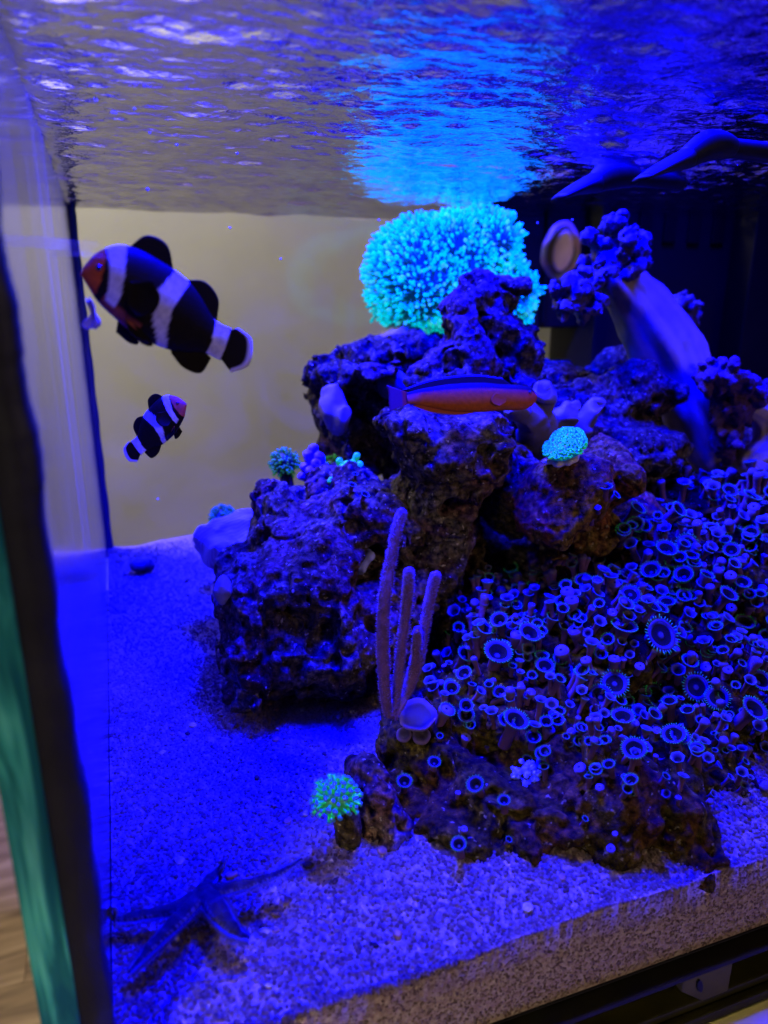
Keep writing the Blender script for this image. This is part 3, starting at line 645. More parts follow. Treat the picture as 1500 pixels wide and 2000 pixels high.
# the rest of the colony: small polyps past the first 300
def carpet():
    me = rocks['zoarock'].data; n = len(me.vertices)
    co = np.empty(n * 3, np.float32); me.vertices.foreach_get('co', co); co = co.reshape(-1, 3)
    no = np.empty(n * 3, np.float32); me.vertices.foreach_get('normal', no); no = no.reshape(-1, 3)
    g3 = np.random.default_rng(31); Fw, Rt, Up = (np.array(q) for q in (FW, RT, UP)); d = co - np.array(CAM)
    dep = d @ Fw; px = 750 + FPX * (d @ Rt) / dep; py = 1000 - FPX * (d @ Up) / dep
    dens = np.clip((1560 - py + .25 * (px - 1150)) / 160, 0, 1) * np.clip((px - 830) / 60, 0, 1)
    ok = (px < 1540) & (py > 940) & (no[:, 2] > -.1) & ((d * no).sum(1) < 0) & (g3.random(n) < dens)
    idx = g3.permutation(np.nonzero(ok)[0]); occ = set(); parts = []
    for i in idx:
        key = tuple((co[i] / .0062).astype(int))
        if key in occ: continue
        occ.add(key)
        h = Vector(co[i].tolist()); nr = Vector(no[i].tolist()); s_ = g3.uniform(13, 27) / (FPX / dep[i])
        up = (Vector((g3.normal() * .35, g3.normal() * .3 - .15, 1)) + nr * .5).normalized(); L_ = s_ * g3.uniform(.9, 2.0); cup = g3.random() < .62
        a, b = frame_of(up); prof = ([(.26, -.1), (.22, .4), (.28, .75), (.44, .95), (.50, 1.06), (.42, 1.04), (.22, .86), (.05, .84)] if cup else [(.26, -.1), (.25, .5), (.33, .8), (.38, .95), (.30, 1.07), (.10, 1.08)])
        V = []; F = []; Cc = []; m = 12
        for j, (r_, z_) in enumerate(prof):
            for k in range(m):
                q = 6.2832 * k / m; rr = r_ * s_ * (1 + (.14 * (k % 2) if cup and j == 4 else 0))
                V.append(h + up * (z_ * L_) + a * (math.cos(q) * rr) + b * (math.sin(q) * rr))
                Cc.append((.02, .10, .06) if cup and j == 4 else (DISC if cup and j > 5 else ((.07, .05, .06) if j > 2 else STALK)))
        for j in range(len(prof) - 1):
            for k in range(m): F.append((j * m + k, j * m + (k + 1) % m, (j + 1) * m + (k + 1) % m, (j + 1) * m + k))
        F.append(tuple((len(prof) - 1) * m + k for k in range(m)))
        parts.append(([v_ - zc.location for v_ in V], F, Cc))
        if len(parts) >= 650: break
    v2, f2, c2 = merge(parts); o = obj('small_polyps', mesh('small_polyps', v2, f2, c2), M['zoa'], zc); o['kind'] = 'stuff'
carpet()

# ------------------------------------------------------------------ smooth mushroom corals by the gorgonian foot
def ringdisc(name, px, py, spx, label, cup=False):
    h, nrm = on_rock(px, py)
    if h is None: h = P(px, py, .33); nrm = Vector((0, -1, 0))
    s = spx / ppm(h)
    prof = [(.2, -.5), (.34, -.28), (.48, -.02), (.5, .1), (.44, .2), (.30, .24), (.18, .16), (.10, .10), (.03, .14)] if not cup else [(.2, -.5), (.3, -.28), (.48, .02), (.55, .18), (.5, .22), (.38, .08), (.2, 0), (.05, .02)]
    me = mesh(name, *lathe(prof, 28, .05 if cup else .02, lambda t: (.10, .055, .08) if t < .6 else (.03, .015, .02)))
    o = obj(name, me, M['leather'], None, h + (CAM - h).normalized() * s * .42); o.rotation_mode = 'QUATERNION'
    o.rotation_quaternion = (nrm * .2 + (CAM - h).normalized() * .8 + Vector((0, 0, .5 if not cup else .9))).normalized().to_track_quat('Z', 'Y'); o.scale = (s, s, s)
    tag(o, label, 'coral', 'mushroom corals below the gorgonian')
ringdisc('mushroom_coral', 815, 1402, 66, 'ruffled cup shaped violet mushroom coral right at the foot of the purple gorgonian', True)
ringdisc('mushroom_coral', 789, 1436, 30, 'smaller left one of two smooth round mushroom corals with a centre dimple')
ringdisc('mushroom_coral', 823, 1438, 36, 'larger right one of two smooth round mushroom corals with a centre dimple')

# ------------------------------------------------------------------ purple gorgonian
gp = empty('gorgonian', P(762, 1400, .335)); GO = gp.location.copy()
tag(gp, 'purple finger gorgonian with four fuzzy upright branches', 'coral')
BR = [[(760, 1400, 0.313, 9), (752, 1350, 0.313, 13), (748, 1250, 0.313, 14.5), (752, 1160, 0.315, 14), (764, 1090, 0.318, 12), (776, 1030, 0.321, 10.5), (785, 1003, 0.323, 8.5), (787, 998, 0.323, 3)],
      [(762, 1400, 0.313, 8), (775, 1350, 0.316, 10), (783, 1270, 0.318, 11), (794, 1190, 0.320, 11.5), (798, 1140, 0.321, 11), (799, 1117, 0.322, 9), (799, 1112, 0.322, 3)],
      [(766, 1405, 0.313, 8), (795, 1350, 0.318, 11), (815, 1290, 0.320, 14), (830, 1220, 0.323, 11.5), (842, 1160, 0.325, 10), (850, 1128, 0.326, 10), (851, 1118, 0.326, 4)],
      [(800, 1330, 0.321, 8), (812, 1280, 0.318, 10), (815, 1240, 0.317, 9), (816, 1225, 0.317, 3)]]
def gcol(t, q=0): return (.10, .045, .22)
M['gorg'] = simple('gorgonian_bark', (.08, .03, .09), .7, .2, 300, .4, .0006)
M['gorg_p'] = simple('gorgonian_polyp', (.12, .06, .18), .6, .2)
spk = []
for b in BR:
    pth = smooth_path([(*P(x, y, Y), r / ppm(P(x, y, Y))) for x, y, Y, r in b], 44)
    pts = [Vector(p[:3]) - GO for p in pth]; rr = [max(.0004, p[3] * .86) for p in pth]
    vv, ff = tube(pts, rr, 16); vv = np.array([tuple(x) for x in vv])
    vv += .0006 * (np.stack([vnoise(vv[:, 0], vv[:, 1], vv[:, 2], .004, 90 + c) for c in range(3)], -1))
    obj('branch', mesh('branch', vv, ff), M['gorg'], gp)
    for _ in range(1900 if len(b) > 5 else 700):
        u = random.random() ** .85 * .97; i = u * 43; i0 = min(int(i), 42); fr = i - i0
        c = pts[i0].lerp(pts[i0 + 1], fr); r = rr[i0] * (1 - fr) + rr[i0 + 1] * fr
        t = (pts[i0 + 1] - pts[i0]).normalized(); a, bb = frame_of(t); q = random.random() * 6.283
        nn = (a * math.cos(q) + bb * math.sin(q)); tip = c + (nn + t * .45) * 1 * (r + .0009) if False else c + nn * (r + random.uniform(.0006, .0014)) + t * .0005
        s = .00033; bs = c + nn * r * .95; a2, b2 = frame_of(nn)
        spk.append(([bs + a2 * s, bs - a2 * s * .5 + b2 * s * .86, bs - a2 * s * .5 - b2 * s * .86, tip], [(0, 1, 3), (1, 2, 3), (2, 0, 3)]))
vv, ff, _ = merge(spk); tag(obj('polyp_fuzz', mesh('polyp_fuzz', vv, ff), M['gorg_p'], gp), kind='stuff')

# ------------------------------------------------------------------ big cyan coral
cy = empty('clove_polyp_coral', P(870, 640, .63)); CO = cy.location.copy()
tag(cy, 'large glowing cyan mound of tufted polyps at the back below the water line', 'coral')
cy_pr = [R(805, 530, .64, 50, 74, .05), R(786, 590, .64, 34, 40, .04), R(868, 474, .65, 66, 34, .05), R(865, 545, .65, 90, 88, .06), R(930, 482, .65, 44, 60, .05), R(965, 570, .645, 42, 62, .05), R(810, 492, .65, 50, 26, .04), R(772, 540, .64, 26, 40, .03)]
cm_ = sdf_mesh('tissue', cy_pr, voxel=.0026, noise=((.02, .003),), seed=81, colf=lambda v: np.tile([.0, .03, .07], (len(v), 1)))
vv = np.empty(len(cm_.vertices) * 3, np.float32); cm_.vertices.foreach_get('co', vv); vv = vv.reshape(-1, 3)
nn = np.empty(len(cm_.vertices) * 3, np.float32); cm_.vertices.foreach_get('normal', nn); nn = nn.reshape(-1, 3)
cm_.vertices.foreach_set('co', (vv - np.array(CO)).astype(np.float32).ravel()); cm_.update()
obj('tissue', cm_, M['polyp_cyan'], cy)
g = np.random.default_rng(9); sel = g.permutation(len(vv)); chosen = []; occ = {}
for i in sel:
    if nn[i, 1] > .55: continue
    key = tuple((vv[i] / .0037).astype(int))
    if key in occ: continue
    occ[key] = 1; chosen.append(i)
    if len(chosen) > 4200: break
parts = []
for i in chosen:
    n_ = Vector(nn[i].tolist()); b0 = Vector(vv[i].tolist()) - CO
    d = (n_ + Vector((-.25, -.15, .15)) + Vector((g.normal(), g.normal(), g.normal())) * .30).normalized()
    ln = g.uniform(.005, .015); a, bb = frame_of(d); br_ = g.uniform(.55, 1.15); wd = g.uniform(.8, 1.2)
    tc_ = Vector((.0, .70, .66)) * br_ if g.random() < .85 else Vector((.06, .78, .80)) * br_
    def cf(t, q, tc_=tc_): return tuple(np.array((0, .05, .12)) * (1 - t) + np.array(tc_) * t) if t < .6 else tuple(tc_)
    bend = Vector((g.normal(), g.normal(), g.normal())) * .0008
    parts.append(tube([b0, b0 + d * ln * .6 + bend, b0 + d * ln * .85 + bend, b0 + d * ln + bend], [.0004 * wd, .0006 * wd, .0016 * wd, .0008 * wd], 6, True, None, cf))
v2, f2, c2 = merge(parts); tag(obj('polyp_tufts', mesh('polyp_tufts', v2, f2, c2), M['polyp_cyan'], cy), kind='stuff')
tv, tf, tc2 = tube([P(770, 640, .62) - CO, P(800, 690, .62) - CO, P(815, 740, .62) - CO], [.018, .02, .026], 16, True, None, lambda t, q: (.22, .15, .2))
obj('foot', mesh('foot', tv, tf, tc2), M['leather'], cy)

# ------------------------------------------------------------------ leather corals
def leather(name, label, stalk, caps, col_s, col_c, capnoise=((.008, .0018), (.0035, .0012)), voxel=.0012, flat=None, seed=1):
    root = empty(name, P(*stalk[0][:3])); O_ = root.location.copy()
    pth = smooth_path([(*P(x, y, Y), r / ppm(P(x, y, Y))) for x, y, Y, r in stalk], 40)
    pts = [Vector(p[:3]) - O_ for p in pth]; rr = [p[3] for p in pth]
    vv, ff = tube(pts, rr, 40, True, flat); vv = np.array([tuple(x) for x in vv])
    c0 = np.array([tuple(p) for p in pts]).repeat(40, 0); rad_ = vv - c0
    ang = np.tile(np.arange(40) / 40 * 2 * math.pi, 40); u_ = np.arange(40).repeat(40) / 39
    k = 1 + .07 * np.sin(ang * 5 + u_ * 2) * 1 + .05 * np.sin(ang * 9 + 1 + 4 * u_) + .05 * np.sin(ang * 3 + u_ * 7)
    vv = c0 + rad_ * k[:, None]
    cols = np.tile(col_s, (len(vv), 1)) * (.75 + .3 * (np.sin(ang * 5 + u_ * 2)[:, None] * .5 + .5) + .25 * (np.sin(ang * 17 + 3 * np.sin(u_ * 6))[:, None] * .5 + .5))
    vv += .0022 * np.stack([vnoise(vv[:, 0], vv[:, 1], vv[:, 2] * .4, .008, 590 + c) for c in range(3)], -1)
    obj('stalk', mesh('stalk', vv, ff, cols), M['leather'], root)
    pr = [R(*c) for c in caps]
    cm = sdf_mesh('cap', pr, voxel=voxel, k=.0035, noise=capnoise, seed=seed, colf=lambda v: np.tile(np.array(col_c) * .75, (len(v), 1)) * (.8 + .5 * (vnoise(v[:, 0].astype(np.float32), v[:, 1].astype(np.float32), v[:, 2].astype(np.float32), .004, 7)[:, None] * .5 + .5)))
    q = np.empty(len(cm.vertices) * 3, np.float32); cm.vertices.foreach_get('co', q); cm.vertices.foreach_set('co', (q.reshape(-1, 3) - np.array(O_)).astype(np.float32).ravel()); cm.update()
    obj('cap', cm, M['lobe'], root)
    return tag(root, label, 'coral')
rl = random.Random(11)
def lobes(centres, n, smn, smx, Y, dy=.02):
    out = []
    for _ in range(n):
        cx, cy_, rx, ry = rl.choice(centres); a = rl.random() * 6.283; q = math.sqrt(rl.random())
        s = rl.uniform(smn, smx); out.append((cx + rx * q * math.cos(a), cy_ + ry * q * math.sin(a), Y + rl.uniform(-dy, dy), s, s * rl.uniform(.7, 1.1), s / 2400))
    return out
caps = [(1200, 520, .53, 52, 48, .018), (1130, 575, .53, 34, 40, .015)] + lobes([(1215, 460, 38, 30), (1235, 500, 30, 40), (1165, 500, 26, 45), (1200, 550, 40, 25), (1120, 570, 40, 28), (1110, 600, 28, 30), (1150, 610, 30, 25)], 90, 10, 17, .522, .02)
caps += [(1213, 435, .52, 15, 13, .006), (1190, 445, .52, 13, 13, .006), (1255, 480, .52, 13, 11, .006), (1262, 505, .52, 11, 9, .005), (1092, 565, .52, 16, 10, .006), (1085, 605, .52, 13, 12, .006), (1093, 625, .52, 9, 8, .004), (1148, 470, .52, 15, 14, .006), (1130, 600, .52, 11, 16, .006)]
leather('leather_coral', 'tall leather coral with a pale curved trunk and dark blue lobed head at upper right',
        [(1505, 990, .466, 46), (1445, 940, .470, 46), (1398, 885, .476, 48), (1366, 830, .484, 52), (1345, 775, .494, 56), (1320, 720, .505, 60), (1290, 660, .51, 60), (1250, 600, .52, 52), (1215, 555, .525, 44), (1195, 525, .53, 38)],
        caps, (.24, .17, .09), (.06, .04, .11), ((.004, .0018), (.002, .0010)), .0009, seed=91)
caps = [(1420, 750, .452, 62, 26, .02), (1425, 800, .452, 40, 40, .015), (1420, 860, .450, 22, 40, .012)] + lobes([(1430, 735, 62, 26), (1400, 760, 36, 24), (1425, 810, 38, 34), (1425, 870, 24, 32), (1480, 760, 26, 26)], 100, 6, 12, .448, .018)
leather('leather_coral', 'dark purple leather coral with drooping frilly head and pale curled stalk at right edge',
        [(1500, 960, .440, 30), (1470, 925, .442, 26), (1452, 905, .448, 24), (1490, 880, .452, 26), (1500, 840, .456, 26), (1488, 805, .456, 24), (1450, 790, .456, 22), (1430, 780, .455, 18)],
        caps, (.22, .16, .10), (.06, .022, .07), ((.006, .0018), (.0028, .0014)), seed=101)
caps = [(1335, 600, .60, 26, 18, .012), (1330, 630, .60, 30, 20, .012)] + lobes([(1335, 598, 30, 20), (1340, 625, 26, 22)], 34, 7, 11, .592, .012)
leather('leather_coral', 'small round leather coral head behind the pale trunk', [(1345, 800, .60, 22), (1340, 720, .60, 20), (1335, 640, .60, 18)], caps, (.12, .09, .08), (.08, .05, .09), seed=111)

# small pale finger leather on the reef, between the orange fish and the cyan disc
root = empty('finger_leather_coral', P(1060, 880, .46)); O_ = root.location.copy()
tag(root, 'pale grey soft coral with blunt branching lobes just right of the orange fish', 'coral')
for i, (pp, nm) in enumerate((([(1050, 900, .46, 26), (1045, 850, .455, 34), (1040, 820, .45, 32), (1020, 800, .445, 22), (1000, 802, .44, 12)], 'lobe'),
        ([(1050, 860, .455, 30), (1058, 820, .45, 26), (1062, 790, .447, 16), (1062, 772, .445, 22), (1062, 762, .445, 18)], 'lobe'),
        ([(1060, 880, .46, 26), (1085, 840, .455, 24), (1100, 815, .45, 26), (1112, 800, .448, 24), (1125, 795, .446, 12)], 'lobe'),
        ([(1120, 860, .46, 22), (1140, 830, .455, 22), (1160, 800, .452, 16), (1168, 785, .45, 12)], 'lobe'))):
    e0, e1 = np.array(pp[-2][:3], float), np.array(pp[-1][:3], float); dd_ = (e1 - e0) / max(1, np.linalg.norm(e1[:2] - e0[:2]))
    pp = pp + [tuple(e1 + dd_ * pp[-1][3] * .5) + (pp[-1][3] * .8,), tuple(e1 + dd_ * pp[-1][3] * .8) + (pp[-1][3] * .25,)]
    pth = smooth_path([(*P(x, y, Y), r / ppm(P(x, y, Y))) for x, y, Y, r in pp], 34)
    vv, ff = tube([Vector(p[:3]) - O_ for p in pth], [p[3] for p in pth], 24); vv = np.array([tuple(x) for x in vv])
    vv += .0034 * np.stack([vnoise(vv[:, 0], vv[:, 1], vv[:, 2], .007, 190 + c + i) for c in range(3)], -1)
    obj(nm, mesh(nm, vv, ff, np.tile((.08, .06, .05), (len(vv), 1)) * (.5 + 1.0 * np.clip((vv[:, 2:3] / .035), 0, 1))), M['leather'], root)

# cyan encrusting coral on its plug
root = empty('coral_disc', P(1095, 880, .375)); O_ = root.location.copy()
tag(root, 'small cyan beaded coral crusting a pale slanted disc on the reddish rock', 'coral')
def loc_mesh(me, O_):
    q = np.empty(len(me.vertices) * 3, np.float32); me.vertices.foreach_get('co', q); me.vertices.foreach_set('co', (q.reshape(-1, 3) - np.array(O_)).astype(np.float32).ravel()); me.update(); return me
pm = sdf_mesh('disc', [R(1097, 884, .375, 34, 11, .010, .35)], voxel=.0008, noise=((.006, .0012), (.003, .0006)), seed=121, colf=lambda v: np.tile((.42, .33, .30), (len(v), 1)))
obj('disc', loc_mesh(pm, O_), vcol_mat('pale_disc', .7, .3, 0, var=(500, .35), nbump=.0006), root)
cr = sdf_mesh('crust', [R(1101, 862, .375, 21, 14, .008, .35), R(1090, 869, .372, 22, 11, .007, .35)], voxel=.0008, noise=((.006, .0008),), seed=122, colf=lambda v: np.tile((.0, .10, .22), (len(v), 1)))
vv = np.empty(len(cr.vertices) * 3, np.float32); cr.vertices.foreach_get('co', vv); vv = vv.reshape(-1, 3).copy()
nn = np.empty(len(vv) * 3, np.float32); cr.vertices.foreach_get('normal', nn); nn = nn.reshape(-1, 3)
obj('crust', loc_mesh(cr, O_), M['fluor'], root)
occ = {}; parts = []; iv, if_ = ico(1)
for i in g.permutation(len(vv)):
    key = tuple((vv[i] / .0015).astype(int))
    if key in occ or nn[i, 1] > .5 or nn[i, 2] < -.35: continue
    occ[key] = 1; s = g.uniform(.0006, .0009); c = vv[i] - np.array(O_) + nn[i] * s * .5; br_ = g.uniform(.6, 1.3)
    parts.append((iv * s + c, if_, np.tile(np.array((.01, .60, .09)) * br_, (len(iv), 1))))
v2, f2, c2 = merge(parts); tag(obj('beads', mesh('beads', v2, f2, c2), M['fluor'], root), kind='stuff')

# ------------------------------------------------------------------ small corals at the back and on the left rock
def fuzzball(name, label, px, py, Y, rpx, col, tip, n=260, stem=None, ln=.30, m='fluor'):
    c = P(px, py, Y); r = rpx / ppm(c); root = empty(name, c)
    parts = []; iv, if_ = ico(2)
    parts.append((iv * r * .8, if_, np.tile(col, (len(iv), 1))))
    obj('core', mesh('core', *parts[0]), M['leather'], root)
    parts = []
    for _ in range(n):
        d = Vector((g.normal(), g.normal(), g.normal() + .25)).normalized()
        b0 = d * r * .72; l = r * ln * g.uniform(.7, 1.3); br_ = g.uniform(.6, 1.2)
        parts.append(tube([b0, b0 + d * l * .6, b0 + d * l], [r * .055, r * .05, r * .065], 5, True, None, lambda t, q: tuple((np.array(col) * (1 - t) + np.array(tip) * t) * br_)))
    v2, f2, c2 = merge(parts); tag(obj('tentacles', mesh('tentacles', v2, f2, c2), M[m], root), kind='stuff')
    if stem:
        tv, tf = tube([Vector((0, 0, -r * .3)), Vector((r * .1, 0, -r * 1.2)), Vector((r * .15, 0, -r * stem))], [r * .5, r * .42, r * .5], 14)
        obj('stem', mesh('stem', tv, tf), M['rock'], root)
    return tag(root, label, 'coral')
fuzzball('round_polyp_coral', 'blue green fuzzy ball coral on a dark stem at the back edge of the sand', 436, 1014, .60, 28, (.01, .06, .03), (.02, .20, .06), 240, 2.4)
fuzzball('star_coral', 'dim green bushy coral leftmost behind the top of the left rock', 556, 905, .56, 30, (.01, .04, .006), (.03, .30, .02), 200, 2.2)
fuzzball('star_coral', 'second dim green bushy coral between the violet and the cyan fingers behind the left rock', 650, 915, .56, 26, (.01, .04, .008), (.02, .24, .025), 160, 2.2)
def twig(name, label, base, tips, rpx, cb, ct, m='fluor', knob=1.0, parts_name='branch'):
    c = P(*base); root = empty(name, c)
    for t_ in tips:
        e = P(*t_) - c; mid = e * .5 + Vector((random.uniform(-1, 1), random.uniform(-1, 1), 0)) * e.length * .12; s = rpx / ppm(c)
        pth = smooth_path([(0, 0, 0, s), (*mid, s * .85), (*(e * .9), s * .9 * knob), (*e, s * .4)], 12)
        vv, ff, cc = tube([Vector(p[:3]) for p in pth], [p[3] for p in pth], 10, True, None, lambda t, q: tuple(np.array(cb) * (1 - t) + np.array(ct) * t))
        obj(parts_name, mesh(parts_name, vv, ff, cc), M[m], root)
    return tag(root, label, 'coral')
twig('branching_coral', 'violet knobbly branching coral behind the top of the left rock', (612, 945, .54), [(592, 905, .54), (600, 880, .54), (612, 868, .545), (625, 885, .53), (638, 905, .54), (585, 925, .54), (630, 925, .53), (605, 915, .53), (618, 900, .525)], 9, (.09, .03, .22), (.13, .05, .40), 'leather', 1.25)
twig('finger_coral', 'small bright cyan green finger coral on top of the left rock', (682, 935, .49), [(660, 895, .49), (676, 900, .49), (690, 898, .49), (699, 884, .49), (706, 902, .485), (668, 908, .485)], 6, (.0, .25, .05), (.02, .85, .14), 'fluor', 1.2)
twig('finger_coral', 'tiny cyan green nubs left of the cyan finger coral', (650, 945, .48), [(645, 932, .48), (655, 935, .48), (642, 938, .475)], 4, (.0, .2, .04), (.02, .6, .1), 'fluor', 1.1)
# smooth violet domes on the back rock
def dome(label, px, py, Y, rx, ry, col):
    me = sdf_mesh('toadstool_coral', [R(px, py, Y, rx * .7, ry * .7, .012), R(px + rx * .5, py + ry * .5, Y, rx * .6, ry * .7, .012), R(px + rx * .6, py - ry * .6, Y, rx * .4, ry * .4, .01)], voxel=.0013, noise=((.02, .006), (.008, .003)), seed=int(px))
    tag(obj('toadstool_coral', me, simple('violet_tissue', col, .7, .1, 160, .25, .0006)), label, 'coral')
dome('smooth violet dome coral on the left edge of the back rock', 640, 798, .555, 32, 36, (.16, .12, .10))
dome('small blue domed coral on the back rock above the orange fish tail', 765, 748, .545, 24, 16, (.05, .05, .035))
# bits of shell and rubble on the sand
def rubble():
    g2 = np.random.default_rng(77); iv, if_ = ico(2); pr = []
    for _ in range(150):
        x = g2.uniform(.0, .30); y = g2.uniform(.222, .42) if g2.random() < .8 else g2.uniform(.42, .7)
        s_ = g2.uniform(.0012, .0032) * np.array([1, g2.uniform(.5, .9), g2.uniform(.3, .6)])
        vv = iv * (1 + .3 * (g2.random((len(iv), 1)) - .5)) * s_; a = g2.uniform(0, 6.28)
        vv = np.stack((vv[:, 0] * math.cos(a) - vv[:, 1] * math.sin(a), vv[:, 0] * math.sin(a) + vv[:, 1] * math.cos(a), vv[:, 2]), -1)
        c = [(.40, .33, .14), (.06, .035, .012), (.22, .12, .04), (.03, .02, .01)][int(g2.integers(4))]
        pr.append((vv + np.array((x, y, float(sandz(np.array([x]), np.array([y]))[0]) + .0009)), if_, np.tile(c, (len(iv), 1))))
    v2, f2, c2 = merge(pr); tag(obj('shell_rubble', mesh('shell_rubble', v2, f2, c2), vcol_mat('shell_bits', .8, .1, 0, var=(500, .3), nbump=.0004)), 'small shell bits and dark rubble scattered on the sand', 'rubble', kind='stuff')
rubble()
# folded plate coral left of the left rock
pc_ = sdf_mesh('plate_coral', [R(455, 1075, .52, 62, 42, .03, -.5), R(480, 1030, .53, 34, 36, .02, -.3), R(415, 1095, .52, 32, 22, .018, .4), R(500, 1090, .52, 30, 50, .03)], voxel=.0014, noise=((.03, .008), (.014, .004), (.006, .0012)), seed=131)
def ridged():
    m, nt, b = mat('ridged_plate_coral'); b.inputs['Base Color'].default_value = (.2, .15, .2, 1); b.inputs['Roughness'].default_value = .6
    tc = N(nt, 'ShaderNodeTexCoord'); wv = N(nt, 'ShaderNodeTexWave', wave_type='RINGS'); wv.inputs['Scale'].default_value = 120; wv.inputs['Distortion'].default_value = 5; wv.inputs['Detail'].default_value = 1
    nt.links.new(tc.outputs['Object'], wv.inputs['Vector']); bump(nt, b, wv.outputs['Fac'], .25, .0004)
    r = ramp(nt, wv.outputs['Fac'], [(.2, (.14, .10, .12)), (.7, (.2, .15, .18))]); nt.links.new(r.outputs[0], b.inputs['Base Color']); return m
tag(obj('plate_coral', pc_, ridged()), 'smooth blue folded plate coral against the left end of the left rock', 'coral')
# fan shaped scraps on the rock's left tip
o = sdf_mesh('fan_worm', [R(429, 1141, .425, 8, 6, .0015, .4), R(424, 1160, .425, 6, 11, .0015, -.2)], voxel=.0006, noise=((.004, .0006),), seed=141)
tag(obj('fan_worm', o, simple('pale_blue_tissue', (.14, .12, .10), .7, .1, 200, .3)), 'tiny pale blue fan on the left tip of the left rock', 'fan worm')
o = sdf_mesh('light_gap', [R(713, 1093, .432, 11, 17, .006, -.5), R(694, 1106, .432, 15, 7, .006), R(722, 1083, .432, 8, 8, .005), R(706, 1113, .432, 8, 9, .005)], voxel=.0006, k=.003, noise=((.004, .0007),), seed=151)  # blue blob added in place of a light-lit gap in the rock
tag(obj('light_gap', o, simple('light_gap_tone', (.35, .35, .55), .6, .3, 200, .2)), 'bright blue blob standing for a lit gap inside the round hole of the left rock', 'light_gap')
# blue knobbly coral in the hollow of the polyp rock
h, _ = on_rock(1025, 1512); h = h or P(1025, 1512, .33)
root = empty('knobbly_coral', h); root_pts = []
iv, if_ = ico(1)
for _ in range(90):
    d = Vector((g.normal(), g.normal() * .4 - .35, g.normal())); d = d.normalized() * g.uniform(.35, 1) ** .5 * 30 / ppm(h)
    s = g.uniform(.0011, .0022); root_pts.append((iv * s + np.array(d), if_, np.tile((.16, .18, .55), (len(iv), 1))))
v2, f2, c2 = merge(root_pts); obj('knobs', mesh('knobs', v2, f2, c2), M['leather'], root)['kind'] = 'stuff'
tag(root, 'bright blue cauliflower like coral tuft in the hollow of the polyp rock', 'coral')

# hammer coral on its plug
c = P(660, 1575, .283); root = empty('hammer_coral', P(680, 1640, .283)); O_ = root.location.copy()
tag(root, 'small green hammer coral with blue tipped tentacles on a stubby stone base', 'coral')
s1 = ppm(c)
tv, tf = tube([P(680, 1655, .284) - O_, P(680, 1615, .284) - O_, P(674, 1590, .284) - O_, P(668, 1575, .284) - O_], [27 / s1, 26 / s1, 27 / s1, 22 / s1], 24)
vv = np.array([tuple(x) for x in tv]); vv += .0012 * np.stack([vnoise(vv[:, 0], vv[:, 1], vv[:, 2], .005, 290 + k) for k in range(3)], -1)
obj('stone_base', mesh('stone_base', vv, tf), M['rock'], root)
iv, if_ = ico(2); fl = P(655, 1560, .280) - O_
obj('flesh', mesh('flesh', iv * np.array((36, 34, 32)) / s1, if_, np.tile((.01, .16, .02), (len(iv), 1))), M['fluor'], root, fl)
tents = []
for k in range(4):
    L_ = 1.0; bx = g.normal(0, .12); 
    tents.append(mesh('tentacle', *tube([(0, 0, 0), (bx * .4, .05, .45), (bx, .0, .85), (bx * 1.3, 0, 1.02), (bx * 1.3, 0, 1.14)], [.21, .20, .20, .30, .14], 10, True, [(1, 1), (1, 1), (1, 1), (1.35, 1), (1.2, 1)],
        lambda t, q: (.01, .38 + .03 * k, .035) if t < .6 else ((.02, .08, .12) if t > .7 else (.01, .25, .07)))))
for q_ in tents: q_.materials.append(M['fluor'])
for k in range(78):
    z = 1 - 1.45 * (k + .5) / 78; a = k * 2.399963; r = math.sqrt(max(0, 1 - z * z)); d = Vector((r * math.cos(a), r * math.sin(a), z))
    o = bpy.data.objects.new('tentacle', tents[k % 4]); COL.objects.link(o); o.parent = root
    o.location = fl + Vector((d.x * 33, d.y * 30, d.z * 29)) / s1; o.rotation_mode = 'QUATERNION'
    o.rotation_quaternion = (d + Vector((g.normal(), g.normal(), g.normal())) * .22).normalized().to_track_quat('Z', 'Y'); l = g.uniform(12, 19) / s1; o.scale = (l * .95, l * .95, l)

# ------------------------------------------------------------------ fish
def interp(tab, x):
    xs_ = [t[0] for t in tab]; return float(np.interp(x, xs_, [t[1] for t in tab]))
def fish_body(L, centre, half, width, colf, nx_=110, nr=40):
    V = []; Cc = []; F = []
    cs = smooth_path(centre, 80); hs = smooth_path(half, 80); ws = smooth_path(width, 80)
    for i in range(nx_):
        x = (i / (nx_ - 1)) ** 1.25 * centre[-1][0]; c = np.interp(x, cs[:, 0], cs[:, 1]); h = max(.002, np.interp(x, hs[:, 0], hs[:, 1])); w_ = max(.002, np.interp(x, ws[:, 0], ws[:, 1]))
        for k in range(nr):
            q = 2 * math.pi * k / nr; cz = math.cos(q); sy = math.sin(q)
            V.append((x * L, w_ * sy * L, -(c - h * cz) * L)); Cc.append(colf(x, cz, sy))
    for i in range(nx_ - 1):
        for k in range(nr): F.append((i * nr + k, (i + 1) * nr + k, (i + 1) * nr + (k + 1) % nr, i * nr + (k + 1) % nr))
    F += [tuple(range(nr)), tuple((nx_ - 1) * nr + k for k in range(nr))[::-1]]
    return V, F, Cc
